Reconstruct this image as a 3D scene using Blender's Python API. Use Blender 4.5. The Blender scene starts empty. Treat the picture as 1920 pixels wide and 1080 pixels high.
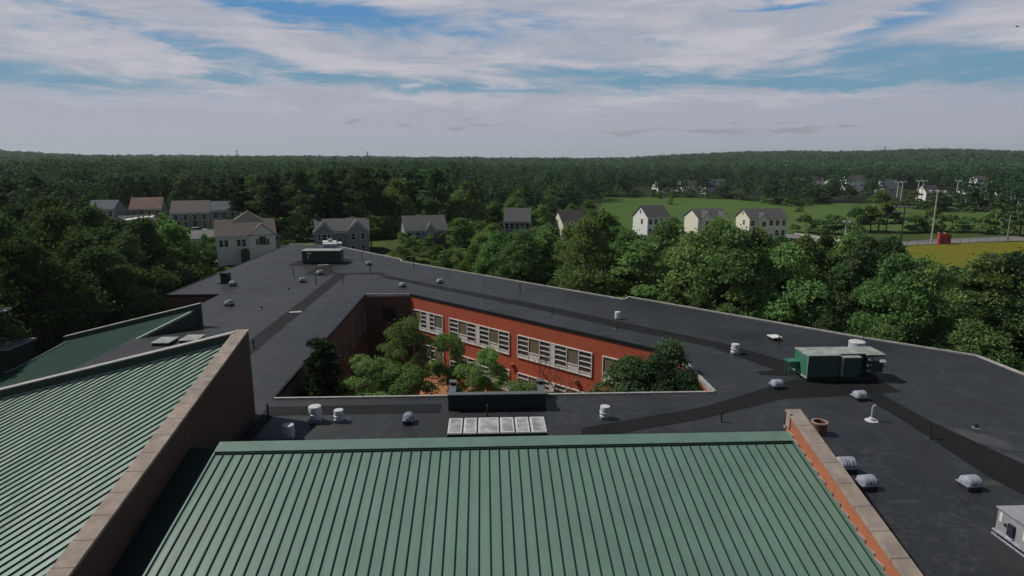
import bpy, bmesh, math, random
import numpy as np
from mathutils import Vector, Matrix
random.seed(7); RNG = np.random.default_rng(11)
PI = math.pi; rad = math.radians
SC = bpy.context.scene
COL = SC.collection

# ---------------------------------------------------------------- camera, sky, sun, exposure
CAM_H = 22.0; F = 1180.0; PITCH = math.atan(240/1180); YAW = rad(-2.5)
cd = bpy.data.cameras.new('camera'); cam = bpy.data.objects.new('camera', cd); COL.objects.link(cam)
cam.location = (0, 0, CAM_H); cam.rotation_euler = (PI/2-PITCH, 0, YAW)
cd.sensor_width = 36; cd.lens = 36*F/1920; cd.clip_start = 0.5; cd.clip_end = 20000
SC.camera = cam
SC.view_settings.view_transform = 'Standard'; SC.view_settings.look = 'None'
SC.view_settings.gamma = 1; SC.view_settings.use_curve_mapping = False
SC.view_settings.exposure = -0.12
SUN_AZ = rad(-69.5); SUN_EL = rad(50)
sd = bpy.data.lights.new('sun', 'SUN'); sd.energy = 3.7; sd.angle = rad(0.5); sd.color = (1.0, 0.95, 0.87)
sun = bpy.data.objects.new('sun', sd); COL.objects.link(sun)
sv = Vector((math.sin(SUN_AZ)*math.cos(SUN_EL), math.cos(SUN_AZ)*math.cos(SUN_EL), math.sin(SUN_EL)))
sun.rotation_euler = sv.to_track_quat('Z', 'Y').to_euler(); sun.location = sv*100

def ray(u, v):
    c, s = math.cos(PITCH), math.sin(PITCH)
    a = (u-960)/F; b = (540-v)/F
    d = Vector((a, c+b*s, -s+b*c))
    return Matrix.Rotation(YAW, 3, 'Z') @ d
def P(u, v, z=0.0):
    r = ray(u, v); t = (z-CAM_H)/r.z
    return Vector((0, 0, CAM_H)) + r*t
def at_dist(u, v, dist):
    r = ray(u, v); t = dist/math.hypot(r.x, r.y)
    return Vector((0, 0, CAM_H)) + r*t

class NT:
    """small helper to write shader node graphs"""
    def __init__(s, tree): s.t = tree; s.n = tree.nodes; s.l = tree.links
    def node(s, typ, **kw):
        n = s.n.new(typ)
        for k, v in kw.items(): setattr(n, k, v)
        return n
    def put(s, sock, v):
        if isinstance(v, bpy.types.NodeSocket): s.l.new(v, sock)
        else: sock.default_value = v
    def math(s, op, a, b=0.0, c=None, clamp=False):
        n = s.node('ShaderNodeMath', operation=op, use_clamp=clamp)
        s.put(n.inputs[0], a); s.put(n.inputs[1], b)
        if c is not None: s.put(n.inputs[2], c)
        return n.outputs[0]
    def mix(s, f, a, b, mode='MIX'):
        n = s.node('ShaderNodeMix', data_type='RGBA', blend_type=mode)
        s.put(n.inputs[0], f)
        s.put(n.inputs[6], a if isinstance(a, bpy.types.NodeSocket) else (*a, 1))
        s.put(n.inputs[7], b if isinstance(b, bpy.types.NodeSocket) else (*b, 1))
        return n.outputs[2]
    def noise(s, vec, scale, detail=4, rough=0.55, out=0):
        n = s.node('ShaderNodeTexNoise')
        if vec is not None: s.l.new(vec, n.inputs['Vector'])
        n.inputs['Scale'].default_value = scale; n.inputs['Detail'].default_value = detail
        n.inputs['Roughness'].default_value = rough
        return n.outputs[out]
    def ramp(s, v, lo, hi, a=0.0, b=1.0):
        n = s.node('ShaderNodeMapRange'); n.interpolation_type = 'SMOOTHSTEP'
        s.put(n.inputs[0], v); n.inputs[1].default_value = lo; n.inputs[2].default_value = hi
        n.inputs[3].default_value = a; n.inputs[4].default_value = b
        return n.outputs[0]

def build_world():
    w = bpy.data.worlds.new('World'); SC.world = w; w.use_nodes = True
    T = NT(w.node_tree); T.n.clear()
    out = T.node('ShaderNodeOutputWorld'); bg = T.node('ShaderNodeBackground')
    sky = T.node('ShaderNodeTexSky'); sky.sky_type = 'NISHITA'; sky.sun_disc = False
    sky.sun_elevation = SUN_EL; sky.sun_rotation = SUN_AZ; sky.altitude = 100
    sky.air_density = 1.0; sky.dust_density = 0.6; sky.ozone_density = 1.3
    tc = T.node('ShaderNodeTexCoord'); sx = T.node('ShaderNodeSeparateXYZ'); T.l.new(tc.outputs['Generated'], sx.inputs[0])
    X, Y, Z = sx.outputs
    DEG = 180/PI
    el = T.math('MULTIPLY', T.math('ARCSINE', Z), DEG)
    az = T.math('MULTIPLY', T.math('ARCTAN2', X, Y), DEG)
    # sky strength 0.1 folded into the colour so that clouds can be mixed in over it
    base = T.node('ShaderNodeVectorMath', operation='SCALE'); T.l.new(sky.outputs[0], base.inputs[0]); base.inputs['Scale'].default_value = 0.035
    cv = T.node('ShaderNodeCombineXYZ')
    T.put(cv.inputs[0], T.math('MULTIPLY', az, 0.045)); T.put(cv.inputs[1], T.math('MULTIPLY', el, 0.26)); 
    warp = T.noise(cv.outputs[0], 1.3, 3, 0.5, out=1)
    wv = T.node('ShaderNodeVectorMath', operation='MULTIPLY_ADD'); T.l.new(warp, wv.inputs[0]); wv.inputs[1].default_value = (0.5, 0.9, 0.3); T.l.new(cv.outputs[0], wv.inputs[2])
    nz = T.noise(wv.outputs[0], 2.6, 8, 0.6)
    nf = T.noise(wv.outputs[0], 7.0, 7, 0.62)
    wob = T.math('MULTIPLY', T.math('SUBTRACT', nz, 0.5), 3.2)
    wob2 = T.math('MULTIPLY', T.math('SUBTRACT', nf, 0.5), 7.0)
    elw = T.math('ADD', el, wob); azw = T.math('ADD', az, wob2)
    def gauss(u, v, wu, wv_, rot, amp):
        r = ray(u, v).normalized(); a0 = math.degrees(math.atan2(r.x, r.y)); e0 = math.degrees(math.asin(r.z))
        k = DEG/F; sa = wu*k; se = wv_*k; c, s = math.cos(rad(-rot)), math.sin(rad(-rot))
        da = T.math('SUBTRACT', azw, a0); de = T.math('SUBTRACT', elw, e0)
        p = T.math('ADD', T.math('MULTIPLY', da, c/sa), T.math('MULTIPLY', de, s/sa))
        q = T.math('ADD', T.math('MULTIPLY', da, -s/se), T.math('MULTIPLY', de, c/se))
        d = T.math('ADD', T.math('MULTIPLY', p, p), T.math('MULTIPLY', q, q))
        return T.math('MULTIPLY', T.math('EXPONENT', T.math('MULTIPLY', d, -1.0)), amp)
    gaps = [(560,22,230,24,9,1.1),(640,8,150,18,0,.6),(300,72,210,9,14,.55),(500,112,170,13,12,.85),(425,145,80,9,3,.9),
            (130,148,230,14,3,.75),(700,152,210,11,2,.8),(900,62,70,16,10,.6),(760,40,90,14,5,.6),(1010,45,120,26,5,.45),
            (1120,142,170,20,2,.95),(1240,76,70,8,5,.5),(1480,14,70,10,0,1.0),(1710,34,80,14,-12,.9),(1440,156,110,13,0,.8),
            (1660,106,130,22,0,1.0),(1610,150,140,14,0,.7),(1900,118,90,16,5,.9),(1800,150,140,14,0,.55),(60,45,60,10,8,.4),
            (960,168,160,9,3,.7),(1290,150,120,12,0,.6),(-500,60,300,40,6,.9),(2500,70,300,50,-5,.9)]
    g = None
    for q in gaps:
        x = gauss(*q); g = x if g is None else T.math('ADD', g, x)
    g = T.math('ADD', g, T.math('MULTIPLY', T.math('SUBTRACT', nf, 0.49), 1.7))
    g = T.ramp(g, 0.0, 1.25)
    # scattered cloud on the rest of the dome
    deep = T.mix(T.ramp(el, 6.0, 12.5), (0.17, 0.34, 0.48), (0.10, 0.28, 0.54))
    cloud = T.mix(T.ramp(el, 3.0, 9.0), (0.43, 0.44, 0.52), (0.42, 0.45, 0.53))
    cloud = T.mix(T.ramp(nz, 0.38, 0.66), cloud, (0.58, 0.565, 0.62))
    band = T.mix(g, cloud, deep)
    low = T.mix(T.ramp(el, 0.0, 3.4), (0.395, 0.47, 0.52), (0.44, 0.445, 0.52))
    low = T.mix(T.ramp(T.math('ADD', el, T.math('MULTIPLY', wob2, 0.15)), 2.6, 4.2, 0, 0.45), low, (0.34, 0.43, 0.53))
    col = T.mix(T.ramp(T.math('ADD', el, T.math('ADD', T.math('MULTIPLY', wob, 0.6), T.math('MULTIPLY', wob2, 0.12))), 2.9, 5.6), low, band)
    # little grey puffs near the horizon
    def gaussp(u, v, wu, wv_, amp):
        return gauss(u, v, wu, wv_, 0, amp)
    wob_keep = elw
    pg = None
    for q in [(850,244,26,4,.9),(930,238,60,4,.6),(670,226,16,4,.7),(760,240,22,3,.6),(890,228,14,3,.6),(1060,248,50,3,.5),(1200,246,70,6,.6),(1340,252,70,4,.7),(1430,258,30,3,.4),
              (1385,230,12,3,.7),(1495,247,40,4,.8),(1600,240,22,4,.8),(1480,232,16,3,.6)]:
        x = gaussp(*q); pg = x if pg is None else T.math('ADD', pg, x)
    pg = T.ramp(T.math('MULTIPLY', pg, T.math('ADD', T.math('MULTIPLY', nf, 2.4), -0.4)), 0.08, 0.6, 0, 0.85)
    col = T.mix(pg, col, (0.32, 0.335, 0.39))
    # above the band in view: thinning cloud over the clear sky
    up = T.math('MULTIPLY', T.ramp(el, 13.5, 22.0), 1.0)
    high = T.mix(T.ramp(nz, 0.5, 0.75, 0, 0.2), base.outputs[0], (0.42, 0.45, 0.5))
    col = T.mix(up, col, high)
    # darker below the horizon
    T.l.new(col, bg.inputs[0]); bg.inputs[1].default_value = 1.0
    T.l.new(bg.outputs[0], out.inputs[0])
build_world()

# ---------------------------------------------------------------- materials
def new_mat(name):
    m = bpy.data.materials.new(name); m.use_nodes = True
    T = NT(m.node_tree); b = T.n['Principled BSDF']
    return m, T, b
def simple(name, col, rough=0.7, metal=0.0, var=0.12, scale=3.0, spec=0.5, bump=0.0, dirt=None, streak=None):
    m, T, b = new_mat(name)
    tc = T.node('ShaderNodeTexCoord'); v = tc.outputs['Object']
    n = T.noise(v, scale, 6, 0.6)
    lo = tuple(max(0, c*(1-var)) for c in col); hi = tuple(min(1, c*(1+var)) for c in col)
    c = T.mix(T.ramp(n, 0.3, 0.7), lo, hi)
    if dirt:
        n2 = T.noise(v, scale*0.35, 8, 0.7); c = T.mix(T.ramp(n2, 0.48, 0.72, 0, dirt[1]), c, dirt[0])
    if streak:
        mp = T.node('ShaderNodeMapping'); mp.inputs['Rotation'].default_value = (0, 0, streak); mp.inputs['Scale'].default_value = (2.4, 0.10, 0.10)
        T.l.new(v, mp.inputs['Vector']); sn = T.noise(mp.outputs[0], 1.0, 6, 0.6); bn = T.noise(v, 0.16, 3, 0.5)
        c = T.mix(T.ramp(sn, 0.45, 0.75, 0, 0.28), c, tuple(q*0.68 for q in col)); c = T.mix(T.ramp(bn, 0.4, 0.65, 0, 0.22), c, tuple(min(1, q*1.25+0.02) for q in col))
        T.put(b.inputs['Roughness'], T.ramp(sn, 0.3, 0.7, rough-0.08, rough+0.12))
        bp = T.node('ShaderNodeBump'); bp.inputs['Strength'].default_value = 0.35; bp.inputs['Distance'].default_value = 0.03
        T.l.new(T.noise(mp.outputs[0], 1.6, 3, 0.5), bp.inputs['Height']); T.l.new(bp.outputs[0], b.inputs['Normal'])
    T.l.new(c, b.inputs['Base Color']); b.inputs['Metallic'].default_value = metal
    if not streak: b.inputs['Roughness'].default_value = rough
    b.inputs['Specular IOR Level'].default_value = spec
    if bump:
        bp = T.node('ShaderNodeBump'); bp.inputs['Strength'].default_value = bump; bp.inputs['Distance'].default_value = 0.02
        T.l.new(T.noise(v, scale*6, 4), bp.inputs['Height']); T.l.new(bp.outputs[0], b.inputs['Normal'])
    return m
_p = lambda u, v: P(u, v, 8.0)[:2]
BLOTCH = [(*_p(1838, 822), 1.5, 0.8, -0.9, 0.55, (0.085, 0.085, 0.088)), (*_p(1895, 858), 2.6, 0.5, -0.85, 0.45, (0.08, 0.08, 0.082)), (*_p(1790, 806), 1.4, 0.35, -0.7, 0.3, (0.07, 0.07, 0.072)), (*_p(1660, 850), 1.2, 0.25, -0.4, 0.25, (0.07, 0.07, 0.07)),
          (*_p(1860, 905), 0.9, 0.3, 0.0, 0.4, (0.09, 0.09, 0.09)), (*_p(1700, 940), 1.0, 0.2, 0.0, 0.3, (0.08, 0.08, 0.08)), (*_p(1490, 672), 1.6, 0.3, -0.5, 0.35, (0.07, 0.07, 0.07)), (*_p(1345, 662), 0.7, 0.2, 0, 0.35, (0.09, 0.09, 0.09)), (*_p(520, 560), 4.0, 1.2, 0.5, 0.22, (0.07, 0.07, 0.075)),
          (*_p(600, 800), 2.4, 0.9, 0, 0.3, (0.05, 0.048, 0.045)), (*_p(1130, 600), 1.2, 0.35, 0, 0.3, (0.08, 0.08, 0.08))]
def membrane(name, col, rough=0.5, spec=0.6):
    m, T, b = new_mat(name)
    tc = T.node('ShaderNodeTexCoord'); v = tc.outputs['Object']
    sx = T.node('ShaderNodeSeparateXYZ'); T.l.new(v, sx.inputs[0])
    big = T.noise(v, 0.09, 5, 0.6); mid = T.noise(v, 0.6, 6, 0.65); fine = T.noise(v, 6.0, 4, 0.6)
    c = T.mix(T.ramp(big, 0.35, 0.65), tuple(q*0.8 for q in col), tuple(q*1.2 for q in col))
    c = T.mix(T.ramp(mid, 0.55, 0.8, 0, 0.35), c, tuple(q*1.9 for q in col))
    c = T.mix(T.ramp(fine, 0.3, 0.8, 0, 0.25), c, tuple(q*0.5 for q in col))
    if name == 'roof_membrane':
        for (bx, by, rx, ry, rot, amp, tone) in BLOTCH:
            c_, s_ = math.cos(rot), math.sin(rot)
            dx = T.math('SUBTRACT', sx.outputs[0], bx); dy = T.math('SUBTRACT', sx.outputs[1], by)
            p_ = T.math('ADD', T.math('MULTIPLY', dx, c_/rx), T.math('MULTIPLY', dy, s_/rx)); q_ = T.math('ADD', T.math('MULTIPLY', dx, -s_/ry), T.math('MULTIPLY', dy, c_/ry))
            d_ = T.math('ADD', T.math('ADD', T.math('MULTIPLY', p_, p_), T.math('MULTIPLY', q_, q_)), T.math('MULTIPLY', T.math('SUBTRACT', mid, 0.5), 2.2))
            c = T.mix(T.ramp(d_, 1.2, 0.1, 0, amp), c, tone)
        stn = T.noise(v, 0.22, 7, 0.7); rg = T.math('ABSOLUTE', T.math('SUBTRACT', stn, 0.5))
        c = T.mix(T.ramp(rg, 0.014, 0.0, 0, 0.40), c, (0.085, 0.085, 0.085))
        c = T.mix(T.ramp(stn, 0.54, 0.62, 0, 0.38), c, (0.017, 0.019, 0.021)); c = T.mix(T.ramp(T.noise(v, 3.5, 3, 0.5), 0.70, 0.76, 0, 0.5), c, (0.10, 0.10, 0.10))
    # lapped sheet seams every 3 m one way, 15 m the other
    def seam(s, per, wid):
        f = T.math('ABSOLUTE', T.math('SUBTRACT', T.math('FRACT', T.math('ADD', T.math('DIVIDE', s, per), T.math('MULTIPLY', mid, 0.004))), 0.5))
        return T.math('GREATER_THAN', f, 0.5-wid/per/2)
    sm = T.math('MAXIMUM', seam(sx.outputs[1], 3.05, 0.10), seam(sx.outputs[0], 15.2, 0.10))
    c = T.mix(T.math('MULTIPLY', sm, 0.5), c, tuple(q*0.5 for q in col))
    T.l.new(c, b.inputs['Base Color'])
    T.put(b.inputs['Roughness'], T.math('ADD', T.ramp(big, 0.3, 0.7, rough-0.06, rough+0.1), T.math('ADD', T.ramp(T.noise(v, 0.22, 7, 0.7), 0.5, 0.62, 0, 0.16), T.math('MULTIPLY', sm, 0.15)))); b.inputs['Specular IOR Level'].default_value = spec
    bp = T.node('ShaderNodeBump'); bp.inputs['Strength'].default_value = 0.25; bp.inputs['Distance'].default_value = 0.03
    T.l.new(T.noise(v, 1.3, 5), bp.inputs['Height']); T.l.new(bp.outputs[0], b.inputs['Normal'])
    return m
def brick_mat(name, c1, c2, mortar):
    m, T, b = new_mat(name)
    tc = T.node('ShaderNodeTexCoord'); sx = T.node('ShaderNodeSeparateXYZ'); T.l.new(tc.outputs['Object'], sx.inputs[0])
    h = T.math('ADD', sx.outputs[0], sx.outputs[1])
    cv = T.node('ShaderNodeCombineXYZ'); T.l.new(h, cv.inputs[0]); T.l.new(sx.outputs[2], cv.inputs[1])
    bt = T.node('ShaderNodeTexBrick'); T.l.new(cv.outputs[0], bt.inputs['Vector'])
    bt.inputs['Color1'].default_value = (*c1, 1); bt.inputs['Color2'].default_value = (*c2, 1); bt.inputs['Mortar'].default_value = (*mortar, 1)
    bt.inputs['Scale'].default_value = 1.0; bt.inputs['Mortar Size'].default_value = 0.008
    bt.inputs['Brick Width'].default_value = 0.3; bt.inputs['Row Height'].default_value = 0.1
    n = T.noise(tc.outputs['Object'], 0.5, 6, 0.65)
    n3 = T.noise(tc.outputs['Object'], 2.5, 5, 0.6)
    mp = T.node('ShaderNodeMapping'); mp.inputs['Scale'].default_value = (1.2, 1.2, 0.12); T.l.new(tc.outputs['Object'], mp.inputs['Vector']); st = T.noise(mp.outputs[0], 1.0, 6, 0.65)
    c = T.mix(T.ramp(n, 0.42, 0.75, 0, 0.4), bt.outputs[0], tuple(q*0.55 for q in c1)); c = T.mix(T.ramp(st, 0.5, 0.75, 0, 0.45), c, tuple(q*0.6 for q in c2))
    c = T.mix(T.ramp(n3, 0.5, 0.8, 0, 0.3), c, tuple(min(1, q*1.4) for q in c2))
    T.l.new(c, b.inputs['Base Color']); b.inputs['Roughness'].default_value = 0.85
    return m
def foliage(name, a, bcol, cc, trans=0.0):
    m, T, b = new_mat(name)
    geo = T.node('ShaderNodeNewGeometry'); oi = T.node('ShaderNodeObjectInfo'); tc = T.node('ShaderNodeTexCoord')
    n = T.noise(tc.outputs['Object'], 0.55, 3, 0.6)
    c = T.mix(T.ramp(n, 0.35, 0.65), a, bcol)
    c = T.mix(T.math('MULTIPLY', geo.outputs['Random Per Island'], 0.55), c, cc)
    hs = T.node('ShaderNodeHueSaturation'); r2 = T.math('FRACT', T.math('MULTIPLY', oi.outputs['Random'], 7.31))
    T.put(hs.inputs['Hue'], T.math('ADD', 0.452, T.math('MULTIPLY', r2, 0.045)))
    T.put(hs.inputs['Value'], T.math('ADD', 0.64, T.math('MULTIPLY', oi.outputs['Random'], 0.52)))
    hs.inputs['Saturation'].default_value = 1.0
    T.l.new(c, hs.inputs['Color']); T.l.new(hs.outputs[0], b.inputs['Base Color'])
    b.inputs['Roughness'].default_value = 0.75; b.inputs['Specular IOR Level'].default_value = 0.08
    tl = T.node('ShaderNodeBsdfTranslucent'); mx = T.node('ShaderNodeMixShader'); mx.inputs[0].default_value = 0.3
    T.l.new(T.mix(1.0, hs.outputs[0], (1.25, 1.35, 0.8), 'MULTIPLY'), tl.inputs[0])
    T.l.new(b.outputs[0], mx.inputs[1]); T.l.new(tl.outputs[0], mx.inputs[2]); T.l.new(mx.outputs[0], T.n['Material Output'].inputs[0])
    return m
M = {}
M['membrane'] = membrane('roof_membrane', (0.0265, 0.0300, 0.0335), 0.5, 0.44)
M['strip'] = membrane('dark_membrane', (0.0085, 0.0095, 0.0105), 0.72, 0.25)
M['curb_dark'] = simple('black_flashing', (0.010, 0.012, 0.013), 0.7, spec=0.25)
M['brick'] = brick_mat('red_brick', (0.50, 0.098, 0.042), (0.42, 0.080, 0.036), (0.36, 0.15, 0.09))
M['brick_brown'] = brick_mat('darkened_brown_brick', (0.095, 0.05, 0.036), (0.075, 0.041, 0.032), (0.09, 0.068, 0.057))  # brick colour lowered to deepen the shade on these walls
M['brick_orange'] = brick_mat('orange_brick', (0.46, 0.13, 0.05), (0.38, 0.10, 0.045), (0.42, 0.26, 0.18))
M['stone'] = simple('coping_stone', (0.31, 0.255, 0.215), 0.85, var=0.2, scale=1.6, dirt=((0.12, 0.11, 0.09), 0.6), bump=0.3)
M['stone_joint'] = simple('coping_joint', (0.07, 0.055, 0.05), 0.9)
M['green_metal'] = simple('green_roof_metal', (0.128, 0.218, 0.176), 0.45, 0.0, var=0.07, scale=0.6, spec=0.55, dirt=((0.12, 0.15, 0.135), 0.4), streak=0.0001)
M['green_trim'] = simple('green_trim_metal', (0.128, 0.215, 0.175), 0.45, var=0.08, scale=1.2, spec=0.5)
M['green_pale'] = simple('pale_green_roof_metal', (0.165, 0.265, 0.218), 0.34, var=0.08, scale=0.7, spec=0.7, streak=0.785)
M['green_dark'] = simple('shade_darkened_green_metal', (0.016, 0.034, 0.030), 0.5, var=0.15, scale=1.0, spec=0.4)
M['green_shade'] = simple('shaded_green_roof_metal', (0.018, 0.046, 0.036), 0.85, var=0.1, scale=0.5, spec=0.12)  # green roof metal with shade darkened into its colour
M['seam_dark'] = simple('seam_shadow_green', (0.012, 0.030, 0.022), 0.7, spec=0.2)  # dark lines of shadow beside the ribs, put into the seam colour
M['flash_pale'] = simple('pale_flashing', (0.36, 0.35, 0.33), 0.6, var=0.2, scale=1.5)
M['flash_green'] = simple('pale_green_flashing', (0.19, 0.26, 0.23), 0.55, var=0.12, scale=1.5)
M['frame_shaded'] = simple('shaded_white_frame', (0.16, 0.165, 0.17), 0.6)  # white window frames, dimmed in colour for the shaded courtyard wall
M['white_metal'] = simple('white_metal', (0.56, 0.57, 0.60), 0.5, var=0.1, scale=4, dirt=((0.25, 0.24, 0.22), 0.5))
M['white_paint'] = simple('white_paint', (0.72, 0.72, 0.70), 0.6, var=0.08, scale=3, dirt=((0.45, 0.43, 0.40), 0.5))
M['galv'] = simple('galvanised_metal', (0.30, 0.32, 0.36), 0.5, 0.2, var=0.2, scale=5)
M['galv_dark'] = simple('dark_vent_metal', (0.03, 0.033, 0.05), 0.6, 0.2)  # dark metal for hood cores, curbs, louvres and small frames
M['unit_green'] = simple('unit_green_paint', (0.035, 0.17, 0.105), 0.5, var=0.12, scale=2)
M['unit_shaded'] = simple('shaded_unit_green', (0.010, 0.040, 0.030), 0.55, var=0.12, scale=2)  # unit green with the shade of the front faces put into the colour
M['unit_top'] = simple('weathered_unit_top', (0.30, 0.33, 0.31), 0.6, var=0.3, scale=2.5, dirt=((0.13, 0.13, 0.11), 0.9))
M['unit_grey'] = simple('grey_unit_paint', (0.30, 0.31, 0.33), 0.55, var=0.12, scale=2)
M['unit_black'] = simple('dark_unit_paint', (0.014, 0.022, 0.022), 0.55)
M['glazing'] = simple('milky_glazing', (0.36, 0.37, 0.36), 0.45, var=0.3, scale=2.2, dirt=((0.16, 0.16, 0.15), 0.8))
M['rust'] = simple('rusty_steel', (0.12, 0.055, 0.035), 0.75, var=0.4, scale=5)
M['rust_rim'] = simple('pale_rusty_rim', (0.36, 0.25, 0.2), 0.7)
M['pane'] = simple('window_glass', (0.075, 0.08, 0.072), 0.15, var=0.3, scale=1.5, spec=0.6)
M['pane_blind'] = simple('olive_blind_panel', (0.17, 0.16, 0.105), 0.6, var=0.15, scale=1.5)
M['pane_dark'] = simple('dark_window_glass', (0.02, 0.025, 0.03), 0.12, spec=0.7)
M['bark'] = simple('bark', (0.055, 0.042, 0.032), 0.9, var=0.3, scale=6)
M['bark_grey'] = simple('bare_branch_bark', (0.12, 0.10, 0.085), 0.9, var=0.3, scale=6)
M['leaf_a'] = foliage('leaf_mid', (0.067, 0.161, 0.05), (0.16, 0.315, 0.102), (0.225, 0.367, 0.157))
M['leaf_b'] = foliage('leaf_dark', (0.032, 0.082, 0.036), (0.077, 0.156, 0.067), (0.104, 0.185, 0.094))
M['leaf_c'] = foliage('leaf_light', (0.07, 0.15, 0.04), (0.12, 0.216, 0.062), (0.16, 0.24, 0.1))
M['leaf_d'] = foliage('leaf_bright', (0.107, 0.242, 0.072), (0.178, 0.342, 0.105), (0.242, 0.383, 0.158))
M['leaf_e'] = foliage('leaf_dark_left', (0.03, 0.077, 0.029), (0.077, 0.149, 0.056), (0.11, 0.177, 0.081))  # dark green leaves for the stand on the left
M['leaf_far'] = foliage('leaf_far', (0.04, 0.096, 0.056), (0.071, 0.147, 0.075), (0.084, 0.157, 0.084))
M['leaf_conifer'] = foliage('leaf_conifer', (0.012, 0.030, 0.016), (0.024, 0.048, 0.022), (0.045, 0.07, 0.035))
M['shingle_grey'] = simple('grey_shingles', (0.078, 0.076, 0.080), 0.85, var=0.15, scale=1.5)
M['shingle_brown'] = simple('brown_shingles', (0.098, 0.085, 0.078), 0.85, var=0.15, scale=1.5)
M['shingle_dark'] = simple('dark_shingles', (0.055, 0.05, 0.05), 0.85, var=0.15, scale=1.5)
M['shingle_red'] = simple('reddish_shingles', (0.14, 0.078, 0.066), 0.85, var=0.2, scale=0.8, dirt=((0.12, 0.11, 0.10), 0.7))
M['shingle_blue'] = simple('bluish_shingles', (0.065, 0.078, 0.10), 0.85, var=0.15, scale=1.5)
M['siding_white'] = simple('white_siding', (0.78, 0.78, 0.77), 0.7, var=0.06)
M['siding_cream'] = simple('cream_siding', (0.72, 0.70, 0.58), 0.7, var=0.06)
M['siding_blue'] = simple('slate_blue_siding', (0.22, 0.26, 0.32), 0.7, var=0.08)
M['siding_grey'] = simple('blue_grey_siding', (0.20, 0.23, 0.26), 0.7, var=0.08)
M['siding_tan'] = simple('tan_siding', (0.26, 0.24, 0.21), 0.7, var=0.08)
M['siding_light'] = simple('pale_grey_siding', (0.42, 0.45, 0.44), 0.7, var=0.08)
M['siding_pale'] = simple('pale_white_siding', (0.70, 0.72, 0.70), 0.7, var=0.05)
M['trim'] = simple('white_trim', (0.62, 0.62, 0.60), 0.6, var=0.05)
M['door_green'] = simple('dark_green_door', (0.012, 0.05, 0.045), 0.5)
M['pole_wood'] = simple('grey_pole', (0.26, 0.25, 0.21), 0.8, var=0.15)
M['pole_white'] = simple('pale_pole', (0.42, 0.42, 0.37), 0.7, var=0.1)
M['pole_dark'] = simple('dark_pole', (0.02, 0.028, 0.022), 0.7)
M['red_paint'] = simple('red_shed_paint', (0.40, 0.045, 0.035), 0.6)
M['asphalt'] = simple('asphalt', (0.17, 0.17, 0.165), 0.9, var=0.15, scale=0.4)
M['concrete'] = simple('pale_concrete', (0.38, 0.36, 0.30), 0.85, var=0.1, scale=0.8)
M['tyre'] = simple('tyre_rubber', (0.015, 0.015, 0.015), 0.8)
M['car_white'] = simple('white_car_paint', (0.65, 0.66, 0.66), 0.25, spec=0.6, var=0.03)
M['car_dark'] = simple('dark_car_paint', (0.03, 0.035, 0.04), 0.25, spec=0.6, var=0.03)
M['car_silver'] = simple('silver_car_paint', (0.4, 0.41, 0.42), 0.3, 0.4, var=0.03)
def ground_mat(name, cols, scales):
    m, T, b = new_mat(name); tc = T.node('ShaderNodeTexCoord'); v = tc.outputs['Object']
    c = T.mix(T.ramp(T.noise(v, scales[0], 5), 0.35, 0.65), cols[0], cols[1])
    c = T.mix(T.ramp(T.noise(v, scales[1], 7, 0.65), 0.45, 0.75, 0, 0.6), c, cols[2])
    if name in ('dry_field_grass', 'meadow_grass'):
        wv = T.node('ShaderNodeTexWave'); wv.inputs['Scale'].default_value = 0.05; wv.inputs['Distortion'].default_value = 2.5; wv.inputs['Detail'].default_value = 3; T.l.new(v, wv.inputs['Vector'])
        c = T.mix(T.math('MULTIPLY', wv.outputs['Fac'], 0.28), c, tuple(q*0.7 for q in cols[2])); fn = T.noise(v, 0.5, 6, 0.7); c = T.mix(T.ramp(fn, 0.5, 0.75, 0, 0.35), c, tuple(q*1.35 for q in cols[2]))
    T.l.new(c, b.inputs['Base Color']); b.inputs['Roughness'].default_value = 0.95; b.inputs['Specular IOR Level'].default_value = 0.1
    return m
M['grass'] = ground_mat('grass_ground', ((0.040, 0.066, 0.018), (0.058, 0.085, 0.024), (0.075, 0.088, 0.030)), (0.012, 0.11))
M['meadow'] = ground_mat('meadow_grass', ((0.055, 0.118, 0.026), (0.072, 0.132, 0.032), (0.100, 0.128, 0.040)), (0.011, 0.05))
M['ochre_field'] = ground_mat('dry_field_grass', ((0.155, 0.148, 0.014), (0.122, 0.150, 0.016), (0.175, 0.140, 0.016)), (0.02, 0.06))
M['lawn'] = ground_mat('lawn_grass', ((0.075, 0.095, 0.024), (0.10, 0.12, 0.03), (0.065, 0.08, 0.024)), (0.08, 0.5))
M['forest_floor'] = ground_mat('forest_floor', ((0.012, 0.022, 0.010), (0.022, 0.036, 0.014), (0.02, 0.03, 0.012)), (0.02, 0.1))
M['patio'] = ground_mat('orange_mulch', ((0.42, 0.20, 0.10), (0.34, 0.15, 0.08), (0.22, 0.10, 0.05)), (0.5, 2.5))

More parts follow.
